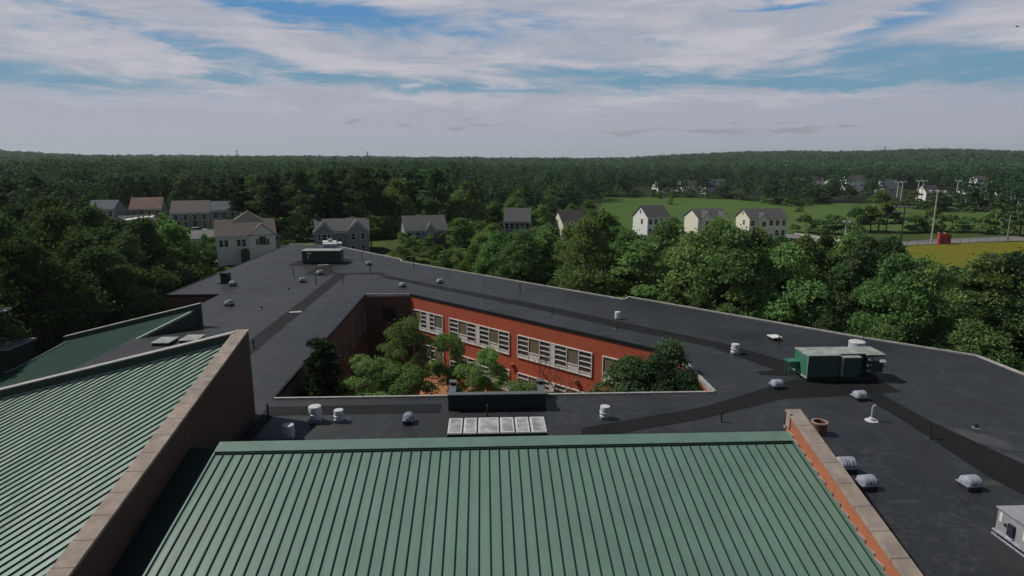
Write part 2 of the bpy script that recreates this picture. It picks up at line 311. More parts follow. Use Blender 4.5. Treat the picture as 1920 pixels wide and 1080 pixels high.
# ---------------------------------------------------------------- mesh helpers
def tag(o, label=None, cat=None, group=None, kind=None):
    if label: o['label'] = label
    if cat: o['category'] = cat
    if group: o['group'] = group
    if kind: o['kind'] = kind
    return o
def empty(name, loc=(0, 0, 0), rz=0.0, label=None, cat=None, group=None):
    o = bpy.data.objects.new(name, None); COL.objects.link(o); o.empty_display_size = 0.3
    o.location = loc; o.rotation_euler = (0, 0, rz)
    return tag(o, label, cat, group)
class MB:
    def __init__(s): s.v = []; s.f = []; s.m = []
    def add(s, vs, fs, mi=0):
        k = len(s.v); s.v += [tuple(p) for p in vs]
        for f in fs: s.f.append(tuple(i+k for i in f)); s.m.append(mi)
        return s
    def box(s, x0, y0, z0, x1, y1, z1, mi=0):
        if x0 > x1: x0, x1 = x1, x0
        if y0 > y1: y0, y1 = y1, y0
        if z0 > z1: z0, z1 = z1, z0
        v = [(x0,y0,z0),(x1,y0,z0),(x1,y1,z0),(x0,y1,z0),(x0,y0,z1),(x1,y0,z1),(x1,y1,z1),(x0,y1,z1)]
        return s.add(v, [(3,2,1,0),(4,5,6,7),(0,1,5,4),(1,2,6,5),(2,3,7,6),(3,0,4,7)], mi)
    def hexa(s, bot, top, mi=0):
        return s.add(list(bot)+list(top), [(3,2,1,0),(4,5,6,7),(0,1,5,4),(1,2,6,5),(2,3,7,6),(3,0,4,7)], mi)
    def prism(s, poly, z0, z1, mi=0):
        n = len(poly); v = [(x, y, z0) for x, y in poly]+[(x, y, z1) for x, y in poly]
        return s.add(v, [tuple(range(n))[::-1], tuple(range(n, 2*n))]+[(i, (i+1) % n, n+(i+1) % n, n+i) for i in range(n)], mi)
    def slab(s, pts, d, mi=0):
        """polygon in space thickened by vector d"""
        n = len(pts); d = Vector(d); v = [Vector(p) for p in pts]; v2 = [p+d for p in v]
        return s.add(v+v2, [tuple(range(n))[::-1], tuple(range(n, 2*n))]+[(i, (i+1) % n, n+(i+1) % n, n+i) for i in range(n)], mi)
    def lathe(s, prof, n=20, c=(0, 0, 0), mi=0, cap=True):
        v = []; k = len(prof)
        for r, z in prof:
            for i in range(n): a = 2*PI*i/n; v.append((c[0]+r*math.cos(a), c[1]+r*math.sin(a), c[2]+z))
        f = [(j*n+i, j*n+(i+1) % n, (j+1)*n+(i+1) % n, (j+1)*n+i) for j in range(k-1) for i in range(n)]
        if cap: f += [tuple(range(n))[::-1], tuple((k-1)*n+i for i in range(n))]
        return s.add(v, f, mi)
    def tube(s, pts, r, n=8, mi=0):
        pts = [Vector(p) for p in pts]; rs = r if isinstance(r, (list, tuple)) else [r]*len(pts)
        v = []
        for i, p in enumerate(pts):
            d = (pts[min(i+1, len(pts)-1)]-pts[max(i-1, 0)]).normalized()
            a = d.cross(Vector((0, 0, 1)) if abs(d.z) < 0.9 else Vector((1, 0, 0))).normalized(); b = d.cross(a)
            for j in range(n): t = 2*PI*j/n; v.append(p+(a*math.cos(t)+b*math.sin(t))*rs[i])
        m = len(pts)
        f = [(j*n+i, j*n+(i+1) % n, (j+1)*n+(i+1) % n, (j+1)*n+i) for j in range(m-1) for i in range(n)]
        f += [tuple(range(n))[::-1], tuple((m-1)*n+i for i in range(n))]
        return s.add(v, f, mi)
    def build(s, name, mats, parent=None, loc=None, rz=0.0, smooth=False, kind=None, bevel=0.0):
        me = bpy.data.meshes.new(name); me.from_pydata(s.v, [], s.f)
        for q in (mats if isinstance(mats, (list, tuple)) else [mats]): me.materials.append(q)
        me.polygons.foreach_set('material_index', s.m)
        bm = bmesh.new(); bm.from_mesh(me); bmesh.ops.recalc_face_normals(bm, faces=bm.faces); bm.to_mesh(me); bm.free()
        if smooth:
            me.polygons.foreach_set('use_smooth', [True]*len(me.polygons)); me.set_sharp_from_angle(angle=rad(40))
        me.update(); o = bpy.data.objects.new(name, me); COL.objects.link(o)
        if parent: o.parent = parent
        if loc is not None: o.location = loc
        o.rotation_euler = (0, 0, rz)
        if bevel:
            md = o.modifiers.new('bevel', 'BEVEL'); md.width = bevel; md.segments = 2; md.limit_method = 'ANGLE'
        if kind: o['kind'] = kind
        return o
CH = {}
def copy_tree(o, parent=None):
    c = o.copy(); COL.objects.link(c)
    if parent: c.parent = parent
    for ch in [x for x in CHILD.get(o.name, [])]: copy_tree(ch, c)
    return c
CHILD = {}
def index_children():
    CHILD.clear()
    for o in bpy.data.objects:
        if o.parent: CHILD.setdefault(o.parent.name, []).append(o)

# ---------------------------------------------------------------- terrain
def sst(x, a, b):
    t = min(1.0, max(0.0, (x-a)/(b-a))); return t*t*(3-2*t)
SKY_V = [(-900,288),(-300,287),(10,290),(60,292),(200,297),(330,295.5),(440,296.5),(560,297),(690,297.5),(780,299),(900,299.5),(950,299),(1080,300),(1180,298.5),(1240,295),(1330,291.5),(1400,289),(1480,288),(1560,289),(1640,288.5),(1700,287),(1760,286.5),(1830,287.5),(1900,291),(2300,286),(3200,290)]
def lerp(tab, x):
    if x <= tab[0][0]: return tab[0][1]
    for (a, p), (b, q) in zip(tab, tab[1:]):
        if x <= b: return p+(q-p)*(x-a)/(b-a)
    return tab[-1][1]
RIDGE_R = 3000.0
def az_u(x, y):
    a = math.atan2(x, y)+YAW        # YAW = -2.5 deg : camera azimuth is +2.5 deg
    a = max(-1.2, min(1.2, a)); return 960+F*math.tan(a)/math.cos(PITCH)
def terrain(x, y):
    r = math.hypot(x, y)
    z = 3.5*sst(y, 96, 128)*sst(-x, -2, 14)
    if r > 260:
        z += (1-sst(y, 96, 128)*sst(-x, -2, 14)*1.0)*0.0
    if r > 700:
        rt = CAM_H+(300-lerp(SKY_V, az_u(x, y)))*RIDGE_R/F/1.02-13
        ang = math.atan2(x, y)
        t = sst(r, 900, RIDGE_R)
        z = z*(1-t)+rt*t + 3.5*math.sin(r/170+5*math.sin(ang*5))*math.sin(ang*16+r/400)*sst(r, 700, 1300)*(1-sst(r, 2300, 2900))
        z -= 60*sst(r, RIDGE_R+120, RIDGE_R+1600)
    return z
def build_terrain():
    radii = [0.01]+[12*1.085**k for k in range(87)]; radii = [r for r in radii if r < 9000]
    na = 220; v = [(0, 0, terrain(0.0, 0.0))]
    for r in radii[1:]:
        for i in range(na): a = 2*PI*i/na; x, y = r*math.sin(a), r*math.cos(a); v.append((x, y, terrain(x, y) if y > -50 else 0))
    f = [(0, 1+i, 1+(i+1) % na) for i in range(na)]
    for k in range(len(radii)-2):
        for i in range(na):
            a = 1+k*na; b = 1+(k+1)*na
            f.append((a+i, b+i, b+(i+1) % na, a+(i+1) % na))
    m = MB(); m.add(v, f); o = m.build('ground', [M['grass']], kind='structure', smooth=True)
    me = o.data; me.materials.append(M['forest_floor'])
    for p in me.polygons:
        c = p.center; r = math.hypot(c.x, c.y)
        if in_forest(c.x, c.y): p.material_index = 1
    return o
def inpoly(x, y, poly):
    c = False; n = len(poly)
    for i in range(n):
        x1, y1 = poly[i]; x2, y2 = poly[(i+1) % n]
        if (y1 > y) != (y2 > y) and x < (x2-x1)*(y-y1)/(y2-y1)+x1: c = not c
    return c
def px_poly(pts, z=0.0): return [tuple(P(u, v, z)[:2]) for u, v in pts]
MEADOW = px_poly([(1130,371),(1250,370),(1380,374),(1480,388),(1560,381),(1650,381),(1760,398),(1870,398),(1890,432),(1700,437),(1500,436),(1350,440),(1180,440),(1120,420)])
OCHRE = px_poly([(1490,462),(1640,461),(1760,457),(2050,450),(2400,470),(2300,620),(1900,540),(1500,540)])
HOUSES_L = [(-110,120),(-110,238),(-30,238),(-6,200),(2,178),(0,120)]
HOUSES_R = [(28,165),(28,205),(105,205),(105,165)]
SUB_R = px_poly([(1070,362),(1070,338),(1480,331),(1900,345),(1900,392),(1700,395),(1640,378),(1400,372),(1250,368)])
def in_forest(x, y):
    r = math.hypot(x, y)
    if y < 20 or r < 120: return False
    if inpoly(x, y, MEADOW) or inpoly(x, y, OCHRE) or inpoly(x, y, HOUSES_L) or inpoly(x, y, HOUSES_R): return False
    if x > 60 and y < 215 : return False
    return True
build_terrain()
def sheet(name, pts, z, mat):
    m = MB(); m.add([(p[0], p[1], z) for p in pts], [tuple(range(len(pts)))]); return m.build(name, [mat], kind='structure')
sheet('meadow', MEADOW, 0.03, M['meadow'])
sheet('sports_field', OCHRE, 0.05, M['ochre_field'])
road = px_poly([(1440,436),(1500,441),(1570,451),(1650,455.5),(1760,449),(1900,443),(2100,436),(2100,446),(1900,452.5),(1760,457.5),(1650,463),(1570,459),(1500,449),(1440,443)])
sheet('road', road, 0.09, M['asphalt'])
sheet('path', px_poly([(1490,440),(1560,452),(1640,458),(1640,455),(1560,447.5),(1490,437)]), 0.12, M['concrete'])

# ---------------------------------------------------------------- trees
def leaf_mesh(name, pts, nrm, size, mat, jitter=0.6, aspect=0.7, rng=RNG):
    """cloud of leaf-cluster quads, as one mesh"""
    n = len(pts); rnd = rng.normal(size=(n, 3)); rnd /= np.linalg.norm(rnd, axis=1)[:, None]+1e-9
    d = nrm*(1-jitter)+rnd*jitter; d /= np.linalg.norm(d, axis=1)[:, None]+1e-9
    t = np.cross(d, rng.normal(size=(n, 3))); t /= np.linalg.norm(t, axis=1)[:, None]+1e-9
    b = np.cross(d, t)
    s = (size*(0.6+0.8*rng.random(n)))[:, None]*0.5
    # an irregular four-cornered leaf cluster
    k = 0.75+0.5*rng.random((n, 4, 1))
    v = np.stack([pts-t*s*k[:, 0], pts-b*s*aspect*k[:, 1], pts+t*s*k[:, 2], pts+b*s*aspect*k[:, 3]], axis=1).reshape(-1, 3)
    me = bpy.data.meshes.new(name)
    me.vertices.add(4*n); me.vertices.foreach_set('co', v.astype(np.float32).ravel())
    me.loops.add(4*n); me.loops.foreach_set('vertex_index', np.arange(4*n, dtype=np.int32))
    me.polygons.add(n); me.polygons.foreach_set('loop_start', np.arange(0, 4*n, 4, dtype=np.int32))
    me.update(calc_edges=True)
    me.materials.append(mat)
    return me
def crown_points(n, H, Rr, z0, rng, lobes=26, kind='round'):
    """points and outward normals on the shells of many foliage lobes inside a crown envelope"""
    cs = []
    for i in range(lobes):
        if kind == 'round':
            a = rng.random()*2*PI; h = rng.random()**0.8; env = math.sin(PI*min(0.97, 0.14+0.86*h)**0.85)
            rr = Rr*env*(0.45+0.5*math.sqrt(rng.random())); z = z0+(H-z0)*(0.08+0.86*h)
            lr = Rr*(0.24+0.20*rng.random())*(1.0-0.25*h)
        elif kind == 'tall':
            a = rng.random()*2*PI; h = rng.random(); env = (1-0.75*h**1.6)
            rr = Rr*env*(0.35+0.5*rng.random()); z = z0+(H-z0)*(0.05+0.9*h)
            lr = Rr*(0.22+0.2*rng.random())*(1.05-0.5*h)
        elif kind == 'cone':
            a = rng.random()*2*PI; h = rng.random()**1.15; env = 1.02-h
            rr = Rr*env*(0.5+0.4*rng.random()); z = z0+(H-z0)*(0.02+0.95*h)
            lr = Rr*(0.12+0.24*env)
        else:                                    # layered: flat open sprays
            a = rng.random()*2*PI; h = rng.random(); env = math.sin(PI*(0.25+0.62*h))
            rr = Rr*env*(0.25+0.75*math.sqrt(rng.random())); z = z0+(H-z0)*(0.15+0.8*h)
            lr = Rr*(0.24+0.14*rng.random())
        cs.append((rr*math.cos(a), rr*math.sin(a), z, lr))
    cs = np.array(cs); w = cs[:, 3]**2; w /= w.sum()
    idx = rng.choice(len(cs), size=n, p=w)
    d = rng.normal(size=(n, 3)); d[:, 2] = np.abs(d[:, 2])*0.9+d[:, 2]*0.35; d /= np.linalg.norm(d, axis=1)[:, None]
    rad_ = cs[idx, 3]*(0.72+0.36*rng.random(n))
    flat = 0.66 if kind == 'layer' else 0.85
    p = cs[idx, :3]+d*rad_[:, None]*np.array([1, 1, flat])
    # stray twigs that break the outline
    k = rng.random(n) < 0.06; p[k] += d[k]*Rr*0.12
    c = np.array([0, 0, z0+(H-z0)*0.45]); o = (p-c)/np.array([Rr, Rr, (H-z0)*0.6])
    nr = d*0.6+o*0.4; nr /= np.linalg.norm(nr, axis=1)[:, None]+1e-9
    return p, nr
def trunk_mb(H, r, z0, rng, spread=2.5, limbs=6):
    m = MB(); top = H*0.72; lean = rng.normal()*0.03
    path = [(lean*z+0.08*math.sin(z*0.9), 0.06*math.cos(z), z) for z in np.linspace(-0.3, top, 7)]
    m.tube(path, [r*1.25, r, r*0.9, r*0.75, r*0.6, r*0.42, r*0.2], 7)
    for i in range(limbs):
        a = i*2.4+rng.random(); z = z0*0.8+(top-z0*0.8)*(i+0.5)/limbs; L = spread*(0.6+0.4*rng.random())*(1-0.4*i/limbs)
        p0 = Vector((lean*z, 0, z)); p1 = p0+Vector((math.cos(a)*L*0.5, math.sin(a)*L*0.5, L*0.35)); p2 = p0+Vector((math.cos(a)*L, math.sin(a)*L, L*0.9))
        m.tube([p0, p1, p2], [r*0.45, r*0.3, r*0.1], 5)
    return m
PROTO = {}
def tree_proto(key, name, H, Rr, z0, n, leaf, mat, kind='round', lobes=26, tr=0.22, limbs=6, seed=0, jitter=0.62):
    rng = np.random.default_rng(seed+100)
    p, nr = crown_points(n, H, Rr, z0, rng, lobes, kind)
    me = leaf_mesh('crown', p, nr, leaf, mat, jitter, rng=rng)
    tm = trunk_mb(H, tr, z0, rng, Rr*0.7, limbs)
    t = bpy.data.meshes.new('trunk'); t.from_pydata(tm.v, [], tm.f); t.materials.append(M['bark']); t.update()
    PROTO[key] = (name, H, Rr, me, t)
def plant(key, x, y, z, h, r, label, group=None, cat='tree', rz=None, name=None):
    nm, H, Rr, me, t = PROTO[key]
    e = empty(name or nm, (x, y, z), random.random()*6.28 if rz is None else rz, label, cat, group)
    e.scale = (r/Rr, r/Rr, h/H)
    c = bpy.data.objects.new('crown', me); COL.objects.link(c); c.parent = e
    k = bpy.data.objects.new('trunk', t); COL.objects.link(k); k.parent = e
    return e
# near kinds (fine leaves), middle kinds, far kinds
for i in range(3): tree_proto(f'near{i}', 'broadleaf_tree', 12, 4.2, 1.2, 20000, 0.27, M['leaf_a'], 'round', 44+i*4, seed=i)
for i in range(2): tree_proto(f'tall{i}', 'broadleaf_tree', 13, 3.2, 1.0, 16000, 0.26, M['leaf_a'], 'tall', 40, seed=20+i)
for i in range(2): tree_proto(f'dark{i}', 'broadleaf_tree', 12, 4.2, 1.2, 18000, 0.28, M['leaf_b'], 'round', 42, seed=30+i)
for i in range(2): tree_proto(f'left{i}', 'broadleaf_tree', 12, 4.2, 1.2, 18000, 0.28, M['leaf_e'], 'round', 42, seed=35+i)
for i in range(3): tree_proto(f'court{i}', 'broadleaf_tree', 10, 3.0, 0.8, 26000, 0.17, M['leaf_b'], 'round', 60, seed=90+i)
tree_proto('light0', 'young_tree', 6, 2.4, 0.6, 5000, 0.28, M['leaf_c'], 'round', 20, seed=41)
tree_proto('light1', 'young_tree', 8, 3.0, 0.9, 7000, 0.30, M['leaf_d'], 'tall', 22, seed=42)
tree_proto('shrub', 'shrub', 2.6, 1.9, 0.1, 2600, 0.22, M['leaf_c'], 'round', 14, tr=0.06, limbs=3, seed=43)
tree_proto('shrubd', 'shrub', 2.6, 1.9, 0.1, 2600, 0.24, M['leaf_a'], 'round', 14, tr=0.06, limbs=3, seed=44)
for i in range(3): tree_proto(f'mid{i}', 'woodland_tree', 14, 4.8, 0.6, 5200, 0.62, M['leaf_a' if i < 1 else 'leaf_b'], 'round', 26, seed=50+i)
tree_proto('mbush', 'shrub', 3.0, 2.3, -0.5, 2200, 0.36, M['leaf_a'], 'round', 20, tr=0.06, limbs=3, seed=45)
tree_proto('mconifer', 'pine_tree', 17, 3.2, 1.0, 3600, 0.6, M['leaf_conifer'], 'cone', 40, seed=60)
tree_proto('conifer', 'conifer_tree', 10.6, 1.8, 0.3, 16000, 0.22, M['leaf_conifer'], 'tall', 90, tr=0.14, seed=61)
for i in range(3): tree_proto(f'locust{i}', 'locust_tree', 9, 2.6, 2.8, 15000, 0.16, M['leaf_d'], 'layer', 46, tr=0.12, limbs=7, seed=70+i, jitter=0.45)

# skyline of each belt of trees in the photograph, so that heights follow it
def top_limit(x, y, tab):
    u = az_u(x, y); v = lerp(tab, u); c, s = math.cos(PITCH), math.sin(PITCH); b = (540-v)/F
    fw = math.hypot(x, y)*math.cos(math.atan2(x, y)+YAW)      # ground distance along the view direction
    return CAM_H+fw*(-s+b*c)/(c+b*s)

# ---------------------------------------------------------------- the school
school = empty('school_building', (0, 0, 0), 0, 'large brick school with flat black roof, green metal roofs and a planted courtyard', 'school building')
RZ = 8.0
OUT = [(-33.8,66.7),(-33.2,108.2),(-23.6,103.8),(-12.0,90.0),(-11.8,88.3),(14.2,62.3),(15.0,63.5),(30.3,47.4),(35.8,42.4),(35.8,-6),(14.05,-6),(14.05,24.5),(-12.95,24.5),(-12.95,31),(-28.2,31),(-28.2,66.7)]
CRT = [(-12.7,36.15),(-12.7,66.0),(-8.0,66.0),(14.0,44.0),(14.0,36.05)]
def poly_fill(outer, holes, z):
    bm = bmesh.new(); es = []
    for loop in [outer]+holes:
        vs = [bm.verts.new((x, y, z)) for x, y in loop]
        for i in range(len(vs)): es.append(bm.edges.new((vs[i], vs[(i+1) % len(vs)])))
    bmesh.ops.triangle_fill(bm, use_beauty=True, use_dissolve=False, edges=es)
    bm.verts.index_update(); m = MB(); m.add([v.co[:] for v in bm.verts], [[v.index for v in f.verts] for f in bm.faces]); bm.free()
    return m
o = poly_fill(OUT, [CRT], RZ).build('flat_roof', M['membrane'], school)
if o.data.polygons[0].normal.z < 0:
    o.data.flip_normals()
def wallseg(a, b, z0=-0.5, z1=RZ-0.01):
    m = MB(); m.add([(a[0], a[1], z0), (b[0], b[1], z0), (b[0], b[1], z1), (a[0], a[1], z1)], [(0, 1, 2, 3)]); return m
for i in range(len(OUT)):
    a, b = OUT[i], OUT[(i+1) % len(OUT)]
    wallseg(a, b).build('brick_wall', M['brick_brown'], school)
mats_c = [M['brick_brown'], M['brick_brown'], M['brick'], M['brick'], M['brick_brown']]  # walls turned from the sun take the darkened brick
for i in range(5):
    o = wallseg(CRT[i], CRT[(i+1) % 5]).build('courtyard_wall', mats_c[i], school)
    if i == 2: o['label'] = 'sunlit red brick courtyard wall with white framed windows'
# roof edge flashing: thin raised metal lips, in lengths with small gaps
def edging(pts, closed, h, w, inward, mat, name='roof_edging', seg=5.2, skip=()):
    n = len(pts)
    for i in range(n if closed else n-1):
        if i in skip: continue
        a = Vector((*pts[i], 0)); b = Vector((*pts[(i+1) % n], 0)); d = (b-a); L = d.length; d.normalize(); nr = Vector((-d.y, d.x, 0))*inward
        k = max(1, round(L/seg)); m = MB()
        for j in range(k):
            p = a+d*(L*j/k+0.03); q = a+d*(L*(j+1)/k-0.03); dz = random.uniform(-0.008, 0.008)
            bot = [p-nr*0.05, q-nr*0.05, q+nr*w, p+nr*w]
            m.hexa([(v.x, v.y, RZ-0.22) for v in bot], [(v.x, v.y, RZ+h+dz) for v in bot])
        m.build(name, mat, school)
edging(OUT[:10], False, 0.10, 0.16, -1, M['flash_pale'], skip=(0,))
edging([OUT[0], OUT[1]], False, 0.05, 0.12, -1, M['curb_dark'])
edging([CRT[4], CRT[0]], False, 0.09, 0.13, 1, M['flash_pale'])
edging([CRT[2], CRT[3]], False, 0.05, 0.10, 1, M['curb_dark'])
edging([CRT[1], CRT[2]], False, 0.07, 0.10, 1, M['flash_pale'])
edging([CRT[0], CRT[1]], False, 0.05, 0.10, 1, M['curb_dark'])
edging([CRT[3], CRT[4]], False, 0.10, 0.15, 1, M['flash_pale'])
edging([(-33.8,66.7), (-28.2,66.7)], False, 0.04, 0.1, 1, M['curb_dark'])
# darker membrane valleys and one painted shadow, laid as strips just proud of the roof
def strip(pts, z=0.006, mat='strip', name='valley_and_shade_strip'):
    m = MB(); m.add([(x, y, RZ+z) for x, y in pts], [tuple(range(len(pts)))]); o = m.build(name, M[mat], school)
    if o.data.polygons[0].normal.z < 0: o.data.flip_normals()
    return o
def pz(*pts): return [tuple(P(u, v, RZ)[:2]) for u, v in pts]
a1, a2, b1, b2 = pz((469,632), (491,643), (635,514), (655,514))
xw0 = (a1[0]+b1[0])/2; xw1 = (a2[0]+b2[0])/2
strip([(xw0, 34.0), (xw1, 34.0), (xw1, b2[1]-0.1), (xw0, b1[1]-0.1)])
strip(pz((600,511.5), (712,511.5), (735,514.6), (600,514.6)), z=0.011)
strip(pz((705,513.2), (1026,574), (1148,600.5), (1225,616), (1353,642.5), (1483,680), (1470,700), (1337,652), (1150,613), (1031,585.5), (720,521)))
strip(pz((1487,712), (1320,763), (1090,803), (1090,826), (1320,785), (1470,748), (1600,742), (1690,735), (1650,712)), z=0.010)
strip(pz((1619,721), (1747,791), (1925,873), (1925,930), (1855,895), (1702,794), (1612,740)), z=0.014)
strip(pz((538,499), (565,487), (640,486), (664,488), (650,497.5)), z=0.010)  # dark pad around the far unit, with the unit's cast shadow drawn in
strip(pz((570,514.8), (592,502), (625,496), (622,506), (630,511.6), (612,517.5)), z=0.016)
strip(pz((1418,697), (1426,703), (1490,705), (1488,692)), z=0.018)
strip([(-12.6,34.9), (-2.6,34.9), (-2.6,33.6), (-12.6,33.6)], z=0.012)
strip([(-11.9,33.3), (-11.9,34.0), (-12.6,34.0), (-12.6,26.5), (-12.0,26.5)], z=0.02)

# ---- windows
def frame_bars(m, o, d, n, t0, t1, z0, z1, w=0.07, out0=0.01, out1=0.06, mi=0):
    """rectangular frame in the wall plane: o origin, d along, n outward"""
    def bar(ta, tb, za, zb):
        p = [o+d*ta+n*out0, o+d*tb+n*out0, o+d*tb+n*out1, o+d*ta+n*out1]
        m.hexa([(q.x, q.y, za) for q in p], [(q.x, q.y, zb) for q in p], mi)
    bar(t0, t1, z0, z0+w); bar(t0, t1, z1-w, z1); bar(t0, t0+w, z0+w, z1-w); bar(t1-w, t1, z0+w, z1-w)
def wbar(m, o, d, n, ta, tb, za, zb, o0, o1, mi=0):
    p = [o+d*ta+n*o0, o+d*tb+n*o0, o+d*tb+n*o1, o+d*ta+n*o1]
    m.hexa([(q.x, q.y, za) for q in p], [(q.x, q.y, zb) for q in p], mi)
RA = Vector((-8, 66, 0)); RD = (Vector((14, 44, 0))-RA).normalized(); RN = Vector((-RD.y, RD.x, 0))
if RN.dot(Vector((-1, -1, 0))) < 0: RN = -RN
def school_window(bays, t0, z0, z1, o=RA, d=RD, n=RN, fm='white_paint'):
    """bays: list of (kind, width); L louvred sashes, B blind pane over white panel, W solid white"""
    tot = sum(w for _, w in bays); fr = MB(); frame_bars(fr, o, d, n, t0, t0+tot, z0, z1, 0.08, 0.0, 0.09)
    t = t0; gl = MB(); bls = []; wps = []
    for k, (kind, w) in enumerate(bays):
        if k: wbar(fr, o, d, n, t-0.035, t+0.035, z0+0.08, z1-0.08, 0.0, 0.085)
        H = z1-z0
        if kind == 'L':
            wbar(gl, o, d, n, t+0.03, t+w-0.03, z0+0.02, z1-0.02, 0.005, 0.02)
            for j in range(1, 5): zz = z0+0.30+(H-0.3)*(j-1)/4; wbar(fr, o, d, n, t+0.03, t+w-0.03, zz-0.04, zz+0.04, 0.0, 0.075)
            wp_ = MB(); wps.append(wp_); wbar(wp_, o, d, n, t+0.03, t+w-0.03, z0+0.07, z0+0.27, 0.021, 0.05)
        elif kind == 'B':
            bl = MB(); bls.append(bl); wbar(bl, o, d, n, t+0.03, t+w-0.03, z0+0.72, z1-0.06, 0.005, 0.025)
            wbar(fr, o, d, n, t+0.03, t+w-0.03, z0+0.68, z0+0.75, 0.026, 0.08)
            wp_ = MB(); wps.append(wp_); wbar(wp_, o, d, n, t+0.03, t+w-0.03, z0+0.06, z0+0.60, 0.01, 0.05)
            wbar(gl, o, d, n, t+0.03, t+w-0.03, z0+0.60, z0+0.68, 0.004, 0.02)
        else:
            wp_ = MB(); wps.append(wp_); wbar(wp_, o, d, n, t+0.05, t+w-0.05, z0+0.06, z1-0.06, 0.01, 0.07)
        t += w
    f = fr.build('window', M[fm], school)
    if gl.v: gl.build('window_pane', M['pane'], f)
    for q in bls: q.build('blind_panel', M['pane_blind'], f)
    for q in wps: q.build('white_panel', M[fm], f)
    return f
big = [('L',1.35),('B',1.3),('L',1.2),('W',0.5),('L',1.3),('B',1.27),('L',1.35)]
small = [('B',1.35),('L',0.9),('W',0.5),('L',0.75),('B',1.33)]
last = [('B',1.4),('L',1.3),('W',0.5),('L',1.3)]
for zz in ((4.35, 6.48), (0.78, 2.9)):
    school_window(small, 0.43, *zz); school_window(big, 6.2, *zz); school_window(big, 15.45, *zz); school_window(last, 24.75, *zz)
LO = Vector((-12.7, 36.15, 0)); LD = Vector((0, 1, 0)); LN = Vector((1, 0, 0))
for y0, y1 in ((64.0,65.4),(61.4,62.8),(57.6,59.4),(54.2,56.0),(50.2,52.0),(46.2,48.0),(42.2,44.0)):
    for z0, z1 in ((4.5, 6.45), (0.9, 2.8)):
        school_window([('L', (y1-y0)/2), ('L', (y1-y0)/2)], y0-36.15, z0, z1, LO, LD, LN, 'frame_shaded')
BO = Vector((-12.7, 66, 0)); BD = Vector((1, 0, 0)); BN = Vector((0, -1, 0))
fr = MB(); frame_bars(fr, BO, BD, BN, 1.75, 3.15, 5.0, 6.6, 0.06, 0.0, 0.05); f_ = fr.build('window', M['galv_dark'], school)
gl = MB(); wbar(gl, BO, BD, BN, 1.8, 3.1, 5.05, 6.55, 0.004, 0.02); gl.build('window_pane', M['pane_dark'], f_)
# red brick fixtures on the courtyard wall
for t, z in ((22.2, 3.6), (14.9, 3.4)):
    p = RA+RD*t+RN*0.14; m = MB(); m.box(p.x-0.12, p.y-0.12, z-0.2, p.x+0.12, p.y+0.12, z+0.15); m.box(p.x-0.16, p.y-0.16, z+0.15, p.x+0.16, p.y+0.16, z+0.2)
    m.build('wall_lamp', M['brick'], school)

# ---- green front roof (standing seams run up to the ridge)
gx0, gx1, gy1 = -11.43, 13.42, 25.78
GS = 0.25
def gz(y): return 10.0+GS*(y-gy1)
m = MB(); yb = 6.0
m.hexa([(gx0, yb, gz(yb)-0.3), (gx1, yb, gz(yb)-0.3), (gx1, gy1-0.35, gz(gy1)-0.4), (gx0, gy1-0.35, gz(gy1)-0.4)],
       [(gx0, yb, gz(yb)), (gx1, yb, gz(yb)), (gx1, gy1-0.35, gz(gy1-0.35)), (gx0, gy1-0.35, gz(gy1-0.35))], 0)
k = 60; pitch = (gx1-gx0)/k
for i in range(1, k+1):
    x = gx0+pitch*i-0.06
    for (xa, xb, h, mi) in ((x-0.014, x+0.014, 0.05, 1), (x-0.04, x-0.016, 0.012, 2)):
        m.hexa([(xa, yb, gz(yb)-0.02), (xb, yb, gz(yb)-0.02), (xb, gy1-0.4, gz(gy1-0.4)-0.02), (xa, gy1-0.4, gz(gy1-0.4)-0.02)],
               [(xa, yb, gz(yb)+h), (xb, yb, gz(yb)+h), (xb, gy1-0.4, gz(gy1-0.4)+h), (xa, gy1-0.4, gz(gy1-0.4)+h)], mi)
o = m.build('metal_roof', [M['green_metal'], M['seam_dark'], M['green_trim']], school); o['label'] = 'sunlit green standing seam roof in the foreground'
m = MB()                                     # ridge cap with a notched dark gap under its front lip
m.hexa([(gx0-0.06, gy1-0.62, gz(gy1-0.62)+0.075), (gx1, gy1-0.62, gz(gy1-0.62)+0.075), (gx1, gy1, gz(gy1)-0.35), (gx0-0.06, gy1, gz(gy1)-0.35)],
       [(gx0-0.06, gy1-0.62, gz(gy1-0.62)+0.10), (gx1, gy1-0.62, gz(gy1-0.62)+0.10), (gx1, gy1+0.03, gz(gy1)+0.09), (gx0-0.06, gy1+0.03, gz(gy1)+0.09)])
m.build('ridge_cap', M['green_trim'], school)
m = MB()
m.box(gx0+0.03, gy1-0.70, gz(gy1-0.66)+0.0, gx1, gy1-0.64, gz(gy1-0.62)+0.045)
m.build('ridge_closure', M['seam_dark'], school)
m = MB()
for s_, w, h0, h1, mi in ((0, 0.05, -0.32, 0.06, 0),):
    m.hexa([(gx0-0.07, yb, gz(yb)+h0), (gx0, yb, gz(yb)+h0), (gx0, gy1-0.05, gz(gy1)+h0), (gx0-0.07, gy1-0.05, gz(gy1)+h0)],
           [(gx0-0.07, yb, gz(yb)+h1), (gx0, yb, gz(yb)+h1), (gx0, gy1-0.05, gz(gy1)+h1), (gx0-0.07, gy1-0.05, gz(gy1)+h1)])
m.build('rake_trim', M['green_trim'], school)
m = MB(); m.box(gx0, gy1-0.12, 7.9, gx1, gy1, gz(gy1)-0.3); m.box(gx0+0.01, yb, 2, gx0+0.15, gy1-0.12, 5.2); m.build('gable_wall', M['green_dark'], school)
m = MB()
